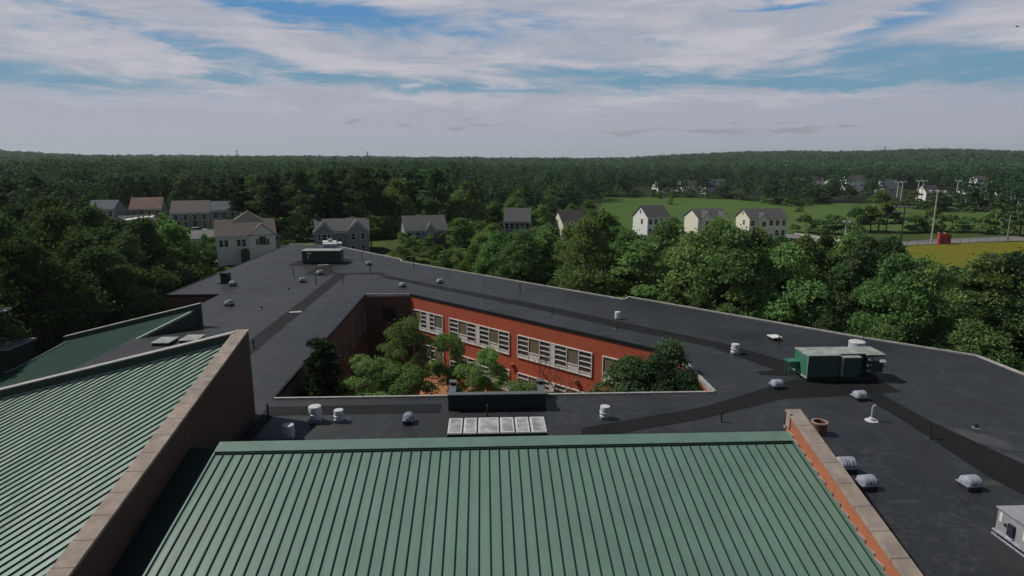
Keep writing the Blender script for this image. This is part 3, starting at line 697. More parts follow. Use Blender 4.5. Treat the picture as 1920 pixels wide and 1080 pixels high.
m.hexa([(gx0, yb, 1.0), (gx0+0.1, yb, 1.0), (gx0+0.1, gy1-0.1, 6.0), (gx0, gy1-0.1, 6.0)],
       [(gx0, yb, gz(yb)-0.31), (gx0+0.1, yb, gz(yb)-0.31), (gx0+0.1, gy1-0.1, gz(gy1)-0.41), (gx0, gy1-0.1, gz(gy1)-0.41)])
m.build('side_wall', M['green_dark'], school)
# lower roof in the gap, the wall's shade put into a darker green
m = MB(); xa, xb = -12.96, gx0-0.07
def lz(y): return 9.62+GS*(y-26.1)
m.hexa([(xa, yb, lz(yb)-0.3), (xb, yb, lz(yb)-0.3), (xb, 26.2, lz(26.2)-0.3), (xa, 26.2, lz(26.2)-0.3)], [(xa, yb, lz(yb)), (xb, yb, lz(yb)), (xb, 26.2, lz(26.2)), (xa, 26.2, lz(26.2))])
o = m.build('lower_metal_roof', M['green_dark'], school); o['label'] = 'narrow green roof darkened for the shade of the brown brick wall'

# ---- right parapet: orange brick, stone coping, stepped flashing
def rz_(y): return 11.07+0.262*(y-25.9)
m = MB(); m.hexa([(13.44, yb, 2), (14.0, yb, 2), (14.0, 25.85, 7.9), (13.44, 25.85, 7.9)], [(13.44, yb, rz_(yb)-0.13), (14.0, yb, rz_(yb)-0.13), (14.0, 25.85, rz_(25.85)-0.13), (13.44, 25.85, rz_(25.85)-0.13)])
o = m.build('parapet', M['brick_orange'], school); o['label'] = 'sunlit orange brick parapet with stone coping and stepped flashing'
m = MB(); y = 25.95; jm = MB()
while y > yb:
    y2 = y-1.12; xo = random.uniform(-0.01, 0.01)
    m.hexa([(13.40+xo, y2+0.02, rz_(y2)-0.13), (14.06+xo, y2+0.02, rz_(y2)-0.13), (14.06+xo, y, rz_(y)-0.13), (13.40+xo, y, rz_(y)-0.13)],
           [(13.40+xo, y2+0.02, rz_(y2)), (14.06+xo, y2+0.02, rz_(y2)), (14.06+xo, y, rz_(y)), (13.40+xo, y, rz_(y))])
    jm.hexa([(13.42, y2-0.005, rz_(y2)-0.12), (14.04, y2-0.005, rz_(y2)-0.12), (14.04, y2+0.025, rz_(y2)-0.12), (13.42, y2+0.025, rz_(y2)-0.12)],
            [(13.42, y2-0.005, rz_(y2)-0.02), (14.04, y2-0.005, rz_(y2)-0.02), (14.04, y2+0.025, rz_(y2)-0.02), (13.42, y2+0.025, rz_(y2)-0.02)])
    y = y2
cp = m.build('coping', M['stone'], o, bevel=0.012); jm.build('coping_joint', M['stone_joint'], o)
m = MB(); m.box(13.38, 25.5, 10.35, 13.45, 25.97, 11.05); m.box(13.38, 25.85, 10.2, 14.0, 25.98, 10.95); m.build('end_stone', M['stone'], o)
m = MB(); ag = MB(); y = 25.7; st = 0.56
while y > yb:
    y2 = y-st; zt = gz(y2)+0.20+0.14
    m.box(13.395, y2, zt-0.045, 13.44, y, zt); m.box(13.395, y2-0.001, zt-0.045-GS*st, 13.44, y2+0.04, zt-0.046)
    ag.hexa([(13.42, y2, gz(y2)-0.05), (13.437, y2, gz(y2)-0.05), (13.437, y, gz(y)-0.05), (13.42, y, gz(y)-0.05)],
            [(13.42, y2, zt-0.05), (13.437, y2, zt-0.05), (13.437, y, zt-0.05), (13.42, y, zt-0.05)])
    y = y2
m.build('stepped_flashing', M['stone'], o); ag.build('apron_flashing', M['green_trim'], o)

# ---- left wing: brown brick wall, coping, pale green roof with diagonal seams, riser parapet
def lc(y): return 12.95-0.22*(33.9-y)
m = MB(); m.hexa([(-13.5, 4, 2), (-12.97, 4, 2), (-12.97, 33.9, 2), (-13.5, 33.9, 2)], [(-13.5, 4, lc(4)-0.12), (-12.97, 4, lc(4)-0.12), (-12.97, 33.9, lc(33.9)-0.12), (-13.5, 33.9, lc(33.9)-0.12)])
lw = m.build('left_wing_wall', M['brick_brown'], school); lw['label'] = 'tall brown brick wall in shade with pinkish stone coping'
m = MB(); jm = MB(); y = 33.55
m.hexa([(-13.66, 33.55, lc(33.55)-0.12), (-12.93, 33.55, lc(33.55)-0.12), (-12.93, 33.95, lc(33.75)-0.12), (-13.66, 33.95, lc(33.75)-0.12)],
       [(-13.66, 33.55, lc(33.55)), (-12.93, 33.55, lc(33.55)), (-12.93, 33.95, lc(33.7)), (-13.66, 33.95, lc(33.7))])
while y > 4.5:
    y2 = y-1.1
    m.hexa([(-13.66, y2+0.02, lc(y2)-0.12), (-12.93, y2+0.02, lc(y2)-0.12), (-12.93, y, lc(y)-0.12), (-13.66, y, lc(y)-0.12)],
           [(-13.66, y2+0.02, lc(y2)), (-12.93, y2+0.02, lc(y2)), (-12.93, y, lc(y)), (-13.66, y, lc(y))])
    jm.hexa([(-13.64, y2-0.005, lc(y2)-0.11), (-12.95, y2-0.005, lc(y2)-0.11), (-12.95, y2+0.022, lc(y2)-0.11), (-13.64, y2+0.022, lc(y2)-0.11)],
            [(-13.64, y2-0.005, lc(y2)-0.015), (-12.95, y2-0.005, lc(y2)-0.015), (-12.95, y2+0.022, lc(y2)-0.015), (-13.64, y2+0.022, lc(y2)-0.015)])
    y = y2
m.build('coping', M['stone'], lw, bevel=0.012); jm.build('coping_joint', M['stone_joint'], lw)
LX0, LX1, LY0, LY1 = -33.0, -13.62, 6.0, 33.45
def lp(x, y): return 12.56+0.24*(x+13)+0.235*(y-33.9)
m = MB()
m.hexa([(LX0, LY0, lp(LX0, LY0)-0.3), (LX1, LY0, lp(LX1, LY0)-0.3), (LX1, LY1, lp(LX1, LY1)-0.3), (LX0, LY1, lp(LX0, LY1)-0.3)],
       [(LX0, LY0, lp(LX0, LY0)), (LX1, LY0, lp(LX1, LY0)), (LX1, LY1, lp(LX1, LY1)), (LX0, LY1, lp(LX0, LY1))], 0)
cstep = 0.625; c = LX0-LY1
while c < LX1-LY0:
    # line x - y = c inside the rectangle
    xs0 = max(LX0, c+LY0); xs1 = min(LX1, c+LY1)
    if xs1-xs0 > 0.3:
        a = Vector((xs0, xs0-c, 0)); b = Vector((xs1-0.05, xs1-0.05-c, 0)); nrm = Vector((0.7071, -0.7071, 0))
        for (o0, o1, h, mi) in ((-0.022, 0.022, 0.055, 1),):
            q = [a+nrm*o0, a+nrm*o1, b+nrm*o1, b+nrm*o0]
            m.hexa([(p.x, p.y, lp(p.x, p.y)-0.02) for p in q], [(p.x, p.y, lp(p.x, p.y)+h) for p in q], mi)
    c += cstep
o = m.build('left_wing_roof', [M['green_pale'], M['seam_dark']], school); o['label'] = 'pale green roof with close diagonal seams left of the brown wall'
def rc(x): return 12.93+0.24*(x+13.35)
m = MB(); xl = -36.0; xr = -13.55
m.hexa([(xl, 33.45, 2.0), (xr, 33.45, 2.0), (xr, 33.9, 2.0), (xl, 33.9, 2.0)], [(xl, 33.45, rc(xl)-0.06), (xr, 33.45, rc(xr)-0.06), (xr, 33.9, rc(xr)-0.06), (xl, 33.9, rc(xl)-0.06)])
rp = m.build('riser_parapet', M['green_dark'], school)
m = MB(); m.hexa([(xl, 33.38, rc(xl)-0.06), (xr, 33.38, rc(xr)-0.06), (xr, 33.95, rc(xr)-0.06), (xl, 33.95, rc(xl)-0.06)], [(xl, 33.38, rc(xl)), (xr, 33.38, rc(xr)), (xr, 33.95, rc(xr)), (xl, 33.95, rc(xl))])
m.build('parapet_cap', M['flash_pale'], rp)
m = MB(); m.hexa([(xl, 33.36, lp(xl, 33.4)+0.0), (LX1, 33.36, lp(LX1, 33.4)), (LX1, 33.449, lp(LX1, 33.4)), (xl, 33.449, lp(xl, 33.4))], [(xl, 33.36, lp(xl, 33.4)+0.08), (LX1, 33.36, lp(LX1, 33.4)+0.08), (LX1, 33.449, lp(LX1, 33.4)+0.10), (xl, 33.449, lp(xl, 33.4)+0.10)])
m.build('base_flashing', M['flash_green'], rp)

# ---- rear left wing: shaded green roof wedge
def g2(x, y): return 9.62+0.24*(x+24.43)+0.24*(y-53.4)
A = (-24.45, 53.3); Bp = (-24.9, 53.0); Wd = (-38.9, 39.0)
poly = [(-24.5,53.35),(-24.8,52.95),(-37.2,40.6),(-44.0,40.6),(-44.0,44.0),(-37.3,50.3),(-35.9,53.35)]
m = MB(); m.add([(x, y, g2(x, y)) for x, y in poly]+[(x, y, g2(x, y)-0.35) for x, y in poly], [tuple(range(7)), tuple(range(7, 14))[::-1]]+[(i, (i+1) % 7, 7+(i+1) % 7, 7+i) for i in range(7)])
nrm = Vector((0.7071, -0.7071, 0)); c = -44.0-53.4
g2r = m.build('rear_wing_roof', [M['green_shade'], M['seam_dark']], school); g2r['label'] = 'shade-darkened green metal roof wedge behind the pale green roof'
m = MB()
m.hexa([(-35.9,53.36,2),(-24.3,53.36,2),(-24.3,53.7,2),(-35.9,53.7,2)], [(-35.9,53.36,g2(-35.9,53.4)+0.32),(-24.3,53.36,g2(-24.3,53.4)+0.32),(-24.3,53.7,g2(-24.3,53.4)+0.32),(-35.9,53.7,g2(-35.9,53.4)+0.32)])
rr = m.build('rear_riser_parapet', M['green_dark'], school)
m = MB()
m.hexa([(-35.95,53.30,g2(-35.9,53.4)+0.321),(-24.3,53.30,g2(-24.3,53.4)+0.321),(-24.3,53.76,g2(-24.3,53.4)+0.321),(-35.95,53.76,g2(-35.9,53.4)+0.321)],
       [(-35.95,53.30,g2(-35.9,53.4)+0.39),(-24.3,53.30,g2(-24.3,53.4)+0.39),(-24.3,53.76,g2(-24.3,53.4)+0.39),(-35.95,53.76,g2(-35.9,53.4)+0.39)])
m.build('parapet_cap', M['flash_pale'], rr)
# diagonal wall under the rake edge, facing the camera, and its pale rake trim
def dg(t): return (-24.6-t*0.7071, 53.15-t*0.7071)
m = MB(); t1 = 19.0
q0 = dg(0); q1 = dg(t1)
m.add([(q0[0], q0[1], 2), (q1[0], q1[1], 0), (q1[0], q1[1], g2(*q1)-0.02), (q0[0], q0[1], g2(*q0)-0.02)], [(0, 1, 2, 3)])
m.add([(q0[0], q0[1], 2), (-24.3, 53.7, 2), (-24.3, 53.7, g2(-24.3, 53.5)+0.3), (q0[0], q0[1], g2(*q0)-0.02)], [(0, 1, 2, 3)])
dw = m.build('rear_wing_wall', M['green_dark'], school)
m = MB()
ns = Vector((0.7071, -0.7071, 0)); pts = [Vector((*dg(0.4), 0)), Vector((*dg(t1), 0))]
q = [pts[0]-ns*0.12, pts[0]+ns*0.14, pts[1]+ns*0.14, pts[1]-ns*0.12]
m.hexa([(p.x, p.y, g2(p.x, p.y)-0.12) for p in q], [(p.x, p.y, g2(p.x, p.y)+0.07) for p in q])
m.build('rake_trim', M['flash_green'], g2r)
# louvre in the diagonal wall
L0 = Vector((*dg(4.4), 0)); LDD = Vector((-0.7071, -0.7071, 0)); m = MB()
for j in range(6): wbar(m, L0, LDD, ns, 0, 0.95, 6.95+j*0.13-0.0, 7.02+j*0.13, 0.01, 0.08)
wbar(m, L0, LDD, ns, -0.06, 1.01, 6.85, 7.8, 0.002, 0.03)
m.build('wall_louvre', simple('dull_louvre', (0.055, 0.07, 0.075), 0.6), school)
# rear wing west eave edge and the low dark wing beyond it
m = MB()
for (ax, ay), (bx, by) in (((-37.3,50.25),(-35.2,53.0)), ((-37.3,50.25),(-38.2,49.4))):
    m.tube([(ax, ay, g2(ax, ay)+0.05), (bx, by, g2(bx, by)+0.05)], 0.05, 6)
m.build('eave_trim', M['flash_green'], g2r)
# ---- other pieces of the roof
# low black-clad court parapet box with two raised ends
m = MB(); x0, x1 = -2.15, 3.42
m.box(x0, 33.85, RZ, x1, 34.15, 8.93); m.box(x0, 34.15, RZ, x0+0.36, 36.1, 8.80); m.box(x1-0.36, 34.15, RZ, x1, 36.1, 8.80)
m.hexa([(x0, 35.6, 8.80), (x0+0.36, 35.6, 8.80), (x0+0.36, 36.1, 8.80), (x0, 36.1, 8.80)], [(x0, 35.85, 9.0), (x0+0.36, 35.85, 9.0), (x0+0.36, 36.1, 9.0), (x0, 36.1, 9.0)])
ob = m.build('stair_well_parapet', M['unit_black'], school); ob['label'] = 'low black boxed parapet at the near edge of the courtyard'
m = MB(); m.box(x0-0.05, 33.78, 8.93, x1+0.05, 34.22, 8.98); 
for xx in (x0, x1-0.36): m.box(xx-0.04, 34.22, 8.80, xx+0.40, 35.7, 8.85); m.box(xx-0.03, 35.62, 9.0, xx+0.39, 36.14, 9.06); m.box(xx-0.02, 36.1, 7.8, xx+0.38, 36.14, 9.0)
m.build('parapet_cap', simple('lead_grey_cap', (0.11, 0.12, 0.13), 0.6), ob)

# ---------------------------------------------------------------- rooftop equipment
VENT_G = 'mushroom exhaust vents on the flat roof'; HOOD_G = 'ribbed barrel roof vents'; PIPE_G = 'thin dark vent pipes on the flat roof'
def mushroom(x, y, s, label, group=VENT_G):
    e = empty('mushroom_vent', (x, y, RZ), 0.0, label, 'roof vent', group)
    m = MB(); m.box(-0.34*s, -0.34*s, 0, 0.34*s, 0.34*s, 0.22*s); m.build('curb', M['galv'], e, bevel=0.01)
    m = MB(); m.lathe([(0.36*s, 0.22*s), (0.31*s, 0.30*s), (0.26*s, 0.42*s), (0.26*s, 0.46*s)], 24); m.build('base_flare', M['white_metal'], e, smooth=True)
    m = MB(); m.lathe([(0.27*s, 0.44*s), (0.40*s, 0.46*s), (0.40*s, 0.50*s), (0.30*s, 0.56*s), (0.30*s, 0.60*s)], 24); m.build('skirt_ring', M['white_metal'], e, smooth=True)
    m = MB(); m.lathe([(0.30*s, 0.60*s), (0.36*s, 0.60*s), (0.36*s, 0.90*s), (0.345*s, 0.93*s), (0.05*s, 0.96*s)], 28); m.build('cap', M['white_metal'], e, smooth=True)
    return e
SIGHT = {}
def vent_at(u, v, s, label): p = P(u, v, RZ); return mushroom(p.x, p.y, s, label)
vent_at(592, 790, 0.95, 'largest drum-capped white exhaust vent left of the roof skylight')
vent_at(636, 790, 0.72, 'slim white exhaust vent just right of the large drum-capped one')
vent_at(542, 822, 0.80, 'white exhaust vent in the brown wall\'s shadow, nearest the green ridge')
vent_at(1134, 784, 0.76, 'lone white exhaust vent right of the black boxed courtyard parapet')
vent_at(1378, 663, 0.80, 'white exhaust vent between the courtyard bush and the green rooftop unit')
vent_at(1158, 598, 0.72, 'small white exhaust vent on the wing behind the red courtyard wall')
def hood(x, y, s, rz, label, far=False):
    e = empty('barrel_vent', (x, y, RZ), rz, label, 'roof vent', HOOD_G)
    m = MB(); m.box(-0.40*s, -0.34*s, 0, 0.40*s, 0.34*s, 0.2*s); m.build('curb', M['galv_dark'], e)
    m = MB(); m.hexa([(-0.50*s,-0.40*s,0.26*s),(0.46*s,-0.40*s,0.26*s),(0.46*s,0.40*s,0.26*s),(-0.50*s,0.40*s,0.26*s)], [(-0.50*s,-0.38*s,0.33*s),(0.46*s,-0.38*s,0.33*s),(0.46*s,0.38*s,0.33*s),(-0.50*s,0.38*s,0.33*s)])
    m.box(-0.36*s,-0.30*s,0.2*s,0.36*s,0.30*s,0.27*s); m.build('skirt', M['galv'], e)
    m = MB(); n = 10; R0 = 0.385*s
    def arc(x0, x1, r0, r1, mi):
        v = []; f = []
        for xx, r in ((x0, r0), (x1, r1)):
            for j in range(n+1): a = PI*j/n; v.append((xx, r*math.cos(a), 0.33*s+r*0.92*math.sin(a)))
        f = [(j, j+1, n+2+j, n+1+j) for j in range(n)]+[tuple(range(n+1)), tuple(range(n+1, 2*n+2))[::-1]]
        m.add(v, f, mi)
    arc(-0.47*s, -0.33*s, 0.16*s, R0*0.98, 0); arc(0.33*s, 0.40*s, R0*0.98, 0.28*s, 0)
    xs = [-0.33, -0.12, 0.0, 0.19, 0.33]
    for i in range(4): arc((xs[i]+0.03)*s, (xs[i+1]-0.03)*s, R0, R0, 0)
    arc(-0.32*s, 0.32*s, R0*0.85, R0*0.85, 1)
    m.build('hood', [M['galv_light'], M['galv_dark']], e)
    return e
M['galv_light'] = simple('bright_galvanised_hood', (0.34, 0.355, 0.42), 0.5, 0.0, var=0.35, scale=7, dirt=((0.12, 0.13, 0.17), 0.8))
def hood_at(u, v, s, rz, label): p = P(u, v, RZ); return hood(p.x, p.y, s, rz, label)
hood_at(766, 792, 0.78, PI/2, 'ribbed barrel vent on the near roof, left of the skylight')
hood_at(1456, 727, 0.80, 0.1, 'ribbed barrel vent in front of the green unit, on its left')
hood_at(1611, 749, 0.82, 0.1, 'ribbed barrel vent in front of the green unit, on its right')
hood_at(1585, 882, 0.95, 0.0, 'ribbed barrel vent half hidden behind the orange brick parapet')
hood_at(1624, 914, 0.84, 0.1, 'nearest ribbed barrel vent, just right of the orange brick parapet')
hood_at(1818, 915, 0.86, 0.1, 'ribbed barrel vent alone near the roof\'s right edge, beyond the grey unit')
hood_at(825, 531, 0.78, 0.4, 'small ribbed vent on the far roof above the red wall\'s left end')
hood_at(755, 538, 0.78, 0.8, 'small ribbed vent by the far corner of the courtyard')
hood_at(692, 497, 0.8, 0.3, 'tiny ribbed vent right of the far dark rooftop unit')
hood_at(568, 529, 0.85, 0.2, 'small ribbed vent left of the dark strip on the far roof')
hood_at(600, 515, 0.85, 0.9, 'small ribbed vent close in front of the far dark unit')
hood_at(430, 573, 0.85, 1.2, 'small twin-ribbed vent alone on the left of the far roof')
hood_at(437, 536, 0.85, 0.0, 'small ribbed vent at the foot of the black stack')
# vent pipes
pp = [(476,654,.75),(503,783,.75),(551,519,1.0),(593,534,1.0),(643,533,1.0),(679,488,1.0),(695,513,1.0),(776,503,1.0),(975,548,0.9),(1035,589,.7),(1352,791,.6),(1742,822,.75),(1460,648,.7),(914,784,.75)]
pl = ['thin dark pipe beside the apex of the brown brick wall','thin dark pipe at the foot of the brown brick wall','thin dark pipe farthest left on the far roof','thin dark pipe left of the dark strip on the far roof','thin dark pipe right of the dark strip on the far roof','thin dark pipe right of the far dark unit','thin dark pipe where the two dark strips meet','thin dark pipe near the far back edge of the roof','thin dark pipe on the wing behind the red wall, toward the trees','thin dark pipe on the strip behind the red wall','thin dark pipe on the near roof left of the orange parapet end','thin dark pipe on the dark valley right of the gooseneck','thin dark pipe beside the small white-topped hatch','thin dark pipe between black parapet and skylight']
for (u, v, h), lb in zip(pp, pl):
    p = P(u, v, RZ); m = MB(); m.lathe([(0.13, 0), (0.10, 0.04), (0.055, 0.10), (0.05, h), (0.062, h), (0.062, h+0.03), (0.03, h+0.03)], 10)
    tag(m.build('vent_pipe', M['pole_dark'], None, (p.x, p.y, RZ)), lb, 'vent pipe', PIPE_G)
# drains: small round strainers with pale splashes around
for (u, v), lb in zip(((541,543),(490,578),(1830,802),(1155,617),(1412,560)), ('small roof drain in the middle of the far left roof','small roof drain at left on the far roof','roof drain beside the pale streak at the far right','roof drain below the small white vent on the rear wing',None)):
    if lb is None: continue
    p = P(u, v, RZ); e = empty('roof_drain', (p.x, p.y, RZ), 0, lb, 'roof drain', 'roof drains')
    m = MB(); m.lathe([(0.20, 0.003), (0.20, 0.02), (0.12, 0.03)], 14); m.build('flange', M['galv'], e)
    m = MB(); m.lathe([(0.12, 0.03), (0.13, 0.14), (0.07, 0.2), (0.02, 0.21)], 10); m.build('strainer', M['curb_dark'], e)
# gooseneck pipe
p = P(1634, 789, RZ); e = empty('gooseneck_pipe', (p.x, p.y, RZ), 0, 'white gooseneck pipe standing on the open roof right of the orange parapet', 'vent pipe')
m = MB(); m.lathe([(0.34, 0.0), (0.34, 0.03), (0.14, 0.05), (0.12, 0.16), (0.15, 0.17), (0.09, 0.2)], 18); m.build('base_flange', M['white_metal'], e, smooth=True)
m = MB(); pts = [(0, 0, 0.15), (0, 0, 0.75)]+[(0.10-0.10*math.cos(a), 0, 0.78+0.12*math.sin(a)) for a in [PI*j/7 for j in range(8)]]+[(0.2, 0, 0.70)]
m.tube(pts, 0.062, 10); m.build('pipe', M['galv_light'], e, smooth=True)
# rusty drum stack behind the parapet
e = empty('steel_stack', (17.35, 30.0, RZ), 0, 'rusty brown round steel stack behind the orange brick parapet', 'stack')
m = MB(); m.lathe([(0.37, 0), (0.37, 0.62), (0.32, 0.62), (0.32, 0.3)], 28, cap=False); m.add([(0.32*math.cos(2*PI*i/28), 0.32*math.sin(2*PI*i/28), 0.31) for i in range(28)], [tuple(range(28))]); m.build('shell', M['rust'], e, smooth=True)
m = MB(); m.lathe([(0.325, 0.62), (0.325, 0.67), (0.40, 0.67), (0.40, 0.59)], 28, cap=False); m.build('rim', M['rust_rim'], e, smooth=True)
# small hatch with a white top, pale plates
p = P(1452, 637, RZ); e = empty('roof_hatch', (p.x, p.y, RZ), 0.15, 'small square roof hatch with bright white lid near the back edge', 'roof hatch')
m = MB(); m.box(-0.32, -0.36, 0, 0.32, 0.36, 0.24); m.build('curb', M['curb_dark'], e); m = MB(); m.box(-0.40, -0.44, 0.24, 0.40, 0.44, 0.31); m.build('lid', M['white_paint'], e)
for q, lb in (((-25.0, 48.5), 'left pale square hatch lid in the dark gap between the green roofs'), ((-23.2, 49.1), 'right pale square hatch lid in the dark gap between the green roofs')):
    e = empty('roof_hatch', (q[0], q[1], RZ), 0.0, lb, 'roof hatch')
    m = MB(); m.box(-0.62, -0.8, 0, 0.62, 0.8, 0.18); m.build('curb', M['curb_dark'], e); m = MB(); m.box(-0.7, -0.88, 0.18, 0.7, 0.88, 0.24); m.build('lid', M['unit_top'], e)
for (u, v), lb in (((554,586), 'pale flat plate lying across the dark strip on the far roof'), ((606,497.5), 'thin pale plank lying on the roof before the far dark unit')):
    p = P(u, v, RZ); m = MB()
    if u < 600: m.box(-0.55, -0.28, 0.02, 0.55, 0.28, 0.07)
    else: m.box(-0.7, -0.2, 0.02, 0.7, 0.2, 0.08)
    tag(m.build('roof_plate', M['flash_pale'], None, (p.x, p.y, RZ), 0.3), lb, 'metal plate')

# green packaged unit
p = P(1512, 716, RZ); ux, uy = p.x, p.y
e = empty('rooftop_unit', (ux, uy, RZ), 0, 'long green rooftop air handler with weathered grey top on the right roof', 'rooftop unit')
W_, D_, Hh = 5.05, 1.75, 1.72
m = MB(); m.box(0.05, 0.05, 0, W_-0.3, D_-0.05, 0.25); m.build('curb', M['curb_dark'], e)
m = MB(); m.box(0.02, 0, 0.28, 2.05, D_, Hh); m.build('cabinet', M['unit_shaded'], e, bevel=0.02)
m = MB(); m.box(-0.01, 0.03, 0.3, 0.018, D_-0.03, Hh-0.02); m.build('lit_end_panel', M['unit_green'], e)  # thin bright sheet that paints the sunlit end against the darkened cabinet
m = MB(); m.box(2.05, 0.35, 0.28, 3.9, D_, Hh); m.build('cabinet', M['unit_shaded'], e, bevel=0.02)
m = MB(); m.box(2.25, -0.12, 0.3, 3.35, 0.35, Hh-0.12); cb = m.build('filter_box', M['unit_shaded'], e, bevel=0.02)
m = MB(); m.box(2.22, -0.16, Hh-0.12, 3.4, 0.36, Hh-0.07); m.box(2.2, -0.13, 0.35, 2.25, 0.3, Hh-0.12); m.build('box_trim', M['unit_top'], cb)
m = MB(); m.box(3.9, 0.15, 0.5, W_, D_, Hh); fans = m.build('fan_section', M['unit_black'], e)
m = MB(); m.box(-0.06, -0.05, Hh, 2.1, D_+0.05, Hh+0.05); m.box(2.1, 0.28, Hh+0.001, W_+0.06, D_+0.05, Hh+0.047); m.box(3.85, 0.02, Hh-0.02, W_+0.03, 0.28, Hh+0.03); m.build('top_panel', M['unit_top'], e)
m = MB(); m.box(-0.05, -0.05, 0.22, 0.0, D_+0.03, 0.30); m.box(-0.035, -0.03, 0.3, 0.0, 0.02, Hh); m.box(-0.03, 0.02, Hh-0.06, 0.0, D_, Hh); m.box(-0.035, 0.85, 0.3, -0.002, 0.88, Hh); m.build('edge_trim', M['unit_top'], e)
m = MB()
for xx in (4.0, 4.32, 4.72):
    m.hexa([(xx, -0.05, 1.38), (xx+0.26, -0.05, 1.38), (xx+0.26, 0.16, 1.38), (xx, 0.16, 1.38)], [(xx, -0.02, 1.42), (xx+0.26, -0.02, 1.42), (xx+0.26, 0.16, 1.58), (xx, 0.16, 1.58)])
m.hexa([(4.62, -0.25, 1.3), (5.0, -0.25, 1.3), (5.0, 0.15, 1.3), (4.62, 0.15, 1.3)], [(4.62, -0.25, 1.33), (5.0, -0.25, 1.33), (5.0, 0.15, 1.6), (4.62, 0.15, 1.6)])
for xx in (3.98, 4.05): m.box(xx, 0.02, 0.6, xx+0.14, 0.15, 0.78); m.box(xx-0.03, 0.02, 0.95, xx+0.16, 0.15, 1.08)
m.build('rain_hood', M['unit_top'], e)
m = MB(); m.box(-0.75, 0.95, 0.98, -0.04, 1.65, 1.06); m.box(-0.70, 1.0, 0.0, -0.66, 1.04, 0.98); m.box(-0.70, 1.56, 0.0, -0.66, 1.60, 0.98); m.box(-0.4, 1.1, 0.55, -0.1, 1.6, 0.98); m.build('side_shelf', M['unit_green'], e)
pc = ray(1607, 645); pc = Vector((0,0,CAM_H))+pc*(41.2/pc.y)
e = empty('exhaust_drum', (pc.x, 41.2, RZ), 0, 'big pale grey exhaust drum standing behind the green rooftop unit', 'roof vent')
m = MB(); m.lathe([(0.72, 0), (0.72, 0.35), (0.60, 0.55), (0.56, 0.8)], 32); m.build('base', M['galv_light'], e, smooth=True)
m = MB(); m.lathe([(0.50, 0.8), (0.54, 0.8), (0.54, 1.58), (0.50, 1.62), (0.1, 1.64)], 32); m.build('drum', M['white_metal'], e, smooth=True)

# far dark unit
p = P(567, 495, RZ); e = empty('rooftop_unit', (p.x, p.y, RZ), 0, 'dark rooftop unit with pale top at the far end of the roof', 'rooftop unit')
m = MB(); m.box(0, 0, 0.15, 5.15, 2.2, 1.75); body = m.build('cabinet', M['unit_black'], e, bevel=0.03)
m = MB(); m.box(-0.06, -0.06, 1.75, 5.2, 2.26, 1.83); m.build('top_panel', M['unit_top'], e)
m = MB(); m.box(0.75, -0.02, 1.38, 1.3, 0.0, 1.55); m.box(0.75, -0.02, 0.95, 0.9, 0.0, 1.15); m.box(0.77, -0.02, 0.65, 0.9, 0.0, 0.75); m.build('label_plate', M['white_paint'], body)
m = MB(); [m.box(x_, -0.03, 0.25, x_+0.03, 0.0, 1.7) for x_ in (0.55, 1.7, 2.9, 4.1)]; m.build('panel_rib', M['curb_dark'], body)
m = MB(); m.box(0.1, 0.1, 0, 5.0, 2.1, 0.15); m.build('curb', M['curb_dark'], e)
p = at_dist(620, 472, 93.5); e = empty('box_vent', (p.x, p.y, RZ), 0.1, 'small grey box vent with white lid behind the far dark unit', 'roof vent')
m = MB(); m.box(-0.9, -0.4, 0, 0.9, 0.4, 2.1); m.build('body', M['galv'], e); m = MB(); m.box(-1.0, -0.5, 2.1, 1.0, 0.5, 2.3); m.box(-1.05, -0.48, 1.0, 0.3, -0.4, 1.25); m.build('lid', M['white_paint'], e)
p = at_dist(620, 466, 99); e = empty('exhaust_fan', (p.x, p.y, RZ), -0.1, 'bright white horizontal exhaust fan housing at the far tip of the roof', 'roof vent')
m = MB(); m.tube([(-1.1, 0, 1.6), (1.0, 0, 1.6)], 0.42, 14); m.tube([(1.0, 0, 1.6), (1.3, 0, 1.6), (1.75, 0, 1.55)], [0.2, 0.22, 0.3], 12); m.build('housing', M['white_paint'], e, smooth=True)
m = MB(); m.box(-0.8, -0.35, 0, 0.6, 0.35, 1.3); m.build('stand', M['galv'], e)
m = MB(); m.box(-0.35, -0.25, 1.98, 0.2, 0.25, 2.25); m.build('motor', M['white_paint'], e)
# black stack at the left
p = P(424, 531, RZ); e = empty('black_stack', (p.x, p.y, RZ), 0, 'black upright louvred cabinet on the left of the far roof', 'roof vent')
m = MB(); m.box(-0.45, -0.4, 0.1, 0.45, 0.4, 1.25); b_ = m.build('cabinet', M['pole_dark'], e); m = MB()
for j in range(6): m.box(-0.4, -0.44, 0.25+j*0.16, 0.4, -0.4, 0.30+j*0.16)
m.build('louvre', M['curb_dark'], b_); m = MB(); m.box(-0.75, -0.5, 0, 0.7, 0.5, 0.1); m.build('base_frame', M['galv_dark'], e)

